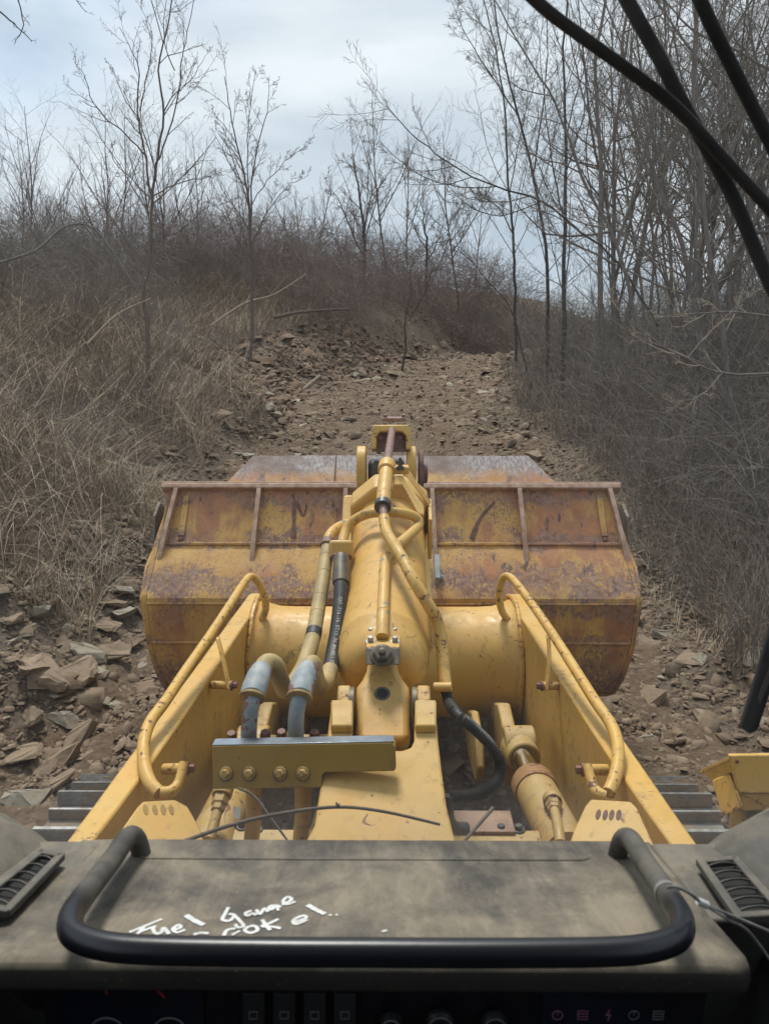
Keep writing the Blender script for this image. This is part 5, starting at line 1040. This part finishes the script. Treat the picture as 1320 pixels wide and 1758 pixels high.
for x in (435, 488, 540, 592):
    m = MB(); m.prism([ip(x - 19, 1708, .006), ip(x + 19, 1708, .006), ip(x + 19, 1790, .006), ip(x - 19, 1790, .006)], V3((0, .005, 0))); chd(m, 'rocker_switch', 'panel_trim', DB, bevel=.0015)
    m = MB(); m.tube([ip(x - 7, 1738, .0065), ip(x + 7, 1738, .0065), ip(x + 7, 1750, .0065), ip(x - 7, 1750, .0065), ip(x - 7, 1738, .0065)], .0006, 5); chd(m, 'switch_icon', 'icon_grey', DB)
for x, rr in ((671, .0125), (755, .017), (848, .015)):
    c_ = ip(x, 1752, .004); m = MB(); m.lathe(c_, c_ - V3((0, 1, 0)), [(0, rr), (.006, rr), (.010, rr * .8), (.010, rr * .55), (.003, rr * .5), (.003, .001)], 24); chd(m, 'panel_knob', 'panel_trim', DB)
    m = MB(); m.tube([c_ + V3((rr * .82 * math.cos(a), -.0105, rr * .82 * math.sin(a))) for a in np.linspace(0, 2 * math.pi, 25)], .0008, 5); chd(m, 'knob_ring', 'icon_grey', DB)
for i, x in enumerate((957, 1000, 1045, 1088, 1130)):
    m = MB(); c_ = ip(x, 1744, .003)
    if i in (0, 3): m.tube([c_ + V3((.0062 * math.cos(a), 0, .0062 * math.sin(a))) for a in np.linspace(0, 2 * math.pi, 17)], .0007, 5); m.tube([c_, c_ + V3((0, 0, .006))], .0007, 5)
    elif i == 2: m.tube([c_ + V3(q) for q in ((.001, 0, .008), (-.003, 0, .000), (.002, 0, .0005), (-.001, 0, -.008))], .0009, 5)
    else:
        m.tube([c_ + V3(q) for q in ((-.006, 0, .006), (.006, 0, .006), (.006, 0, -.006), (-.006, 0, -.006), (-.006, 0, .006))], .0007, 5)
        for z in (-.002, .002): m.tube([c_ + V3((-.006, 0, z)), c_ + V3((.006, 0, z))], .0006, 5)
    chd(m, 'warning_icon', 'icon_pink' if i in (0, 1, 2) else 'icon_grey', DB)
# wiper linkage outside the screen
WP = empty('windshield_wiper', tuple(WY(1320, 500, 1.05))); WP.parent = LD; WP['label'] = 'black wiper arms crossing the upper right of the screen'
def wp(name, pts, r, y=1.05, n=10):
    m = MB(); m.tube([WY(px, py, y) for px, py in pts], r, n, sm=6); return chd(m, name, 'wiper_black', WP, smooth=70)
wp('wiper_arm', [(880, -38), (940, 18), (1010, 70), (1090, 128), (1165, 188), (1240, 270), (1350, 392), (1450, 530), (1540, 690)], .0074)
wp('wiper_arm', [(1050, -50), (1085, 15), (1130, 95), (1168, 170), (1215, 255), (1262, 345), (1340, 520), (1440, 640), (1545, 730)], .0090, 1.085)
wp('wiper_blade', [(1185, -40), (1225, 50), (1275, 150), (1350, 300), (1420, 450), (1480, 580)], .0084, 1.06)
m = MB(); m.box(WY(1548, 725, 1.075), (.06, .05, .09)); chd(m, 'wiper_motor', 'wiper_black', WP, bevel=.008)
m = MB(); m.tube([WY(1325, 1110, 1.06), WY(1400, 930, 1.06), WY(1540, 760, 1.07)], .006, 8, sm=4); chd(m, 'wiper_link', 'wiper_black', WP)
m = MB(); m.prism([WY(1330, 1060, 1.05), WY(1300, 1165, 1.05), WY(1273, 1252, 1.05), WY(1288, 1262, 1.05), WY(1302, 1255, 1.05), WY(1340, 1140, 1.05)], V3((0, .012, 0))); chd(m, 'blade_rubber', 'wiper_black', WP, bevel=.003)
m = MB(); m.prism([WY(1345, 1085, 1.045), WY(1302, 1200, 1.045), WY(1305, 1208, 1.045), WY(1350, 1100, 1.045)], V3((0, .004, 0))); chd(m, 'blade_rib', 'cab_steel', WP)
# screen and cab shell
m = MB(); m.box((0, 1.035, 2.75), (1.50, .004, 1.34)); m.build('windshield', 'windshield_glass', LD, smooth=0)
CB = empty('cab', (0, 0, 1.6)); CB.parent = LD
def cb(name, c, s, mat='cab_lining', bev=.01):
    m = MB(); m.box(c, s); return chd(m, name, mat, CB, bevel=bev)
cb('roof', (0, .10, 3.50), (1.72, 1.94, .08)); cb('rear_wall', (0, -.84, 2.4), (1.64, .05, 2.1)); cb('cab_floor', (0, .10, 1.42), (1.6, 1.8, .05)); cb('front_wall', (0, 1.07, 1.72), (1.6, .04, .66))
for sx in (-1, 1):
    cb('side_wall', (sx * .80, .1, 1.95), (.05, 1.85, 1.0)); cb('front_post', (sx * .80, 1.03, 2.95), (.09, .07, 1.02)); cb('rear_post', (sx * .80, -.78, 2.95), (.09, .09, 1.02))
# ================================================================ twigs lying on the deck in front of the screen
def twig(name, pts, r0, r1, label, side=()):
    m = MB(); c = W(*pts[0]); m.tube([W(*p) - c for p in pts], [r0, r1], 8, sm=5)
    for s_ in side: m.tube([W(*p) - c for p in s_], [r1 * 1.2, r1 * .6], 6, sm=3)
    o = m.build(name, 'bark_brown', None, smooth=70); o.location = c; return tag(o, label, 'twig')
twig('dry_twig', [(310, 1447, 1.50), (400, 1416, 1.53), (490, 1396, 1.56), (580, 1386, 1.58), (660, 1394, 1.59), (755, 1416, 1.60)], .0042, .0030, 'long dry twig with a bud lying across the yellow deck', [[(581, 1388, 1.58), (577, 1378, 1.58)], [(578, 1386, 1.58), (583, 1381, 1.575)], [(405, 1414, 1.53), (404, 1422, 1.53)]])
twig('dry_twig', [(410, 1354, 1.62), (437, 1368, 1.60), (465, 1405, 1.57), (493, 1443, 1.54)], .0028, .0022, 'thin pale twig propped below the hose bracket bolts')
twig('dry_twig', [(795, 1447, 1.52), (820, 1418, 1.57), (846, 1388, 1.62)], .003, .0045, 'short dark twig standing up beside the pedestal')
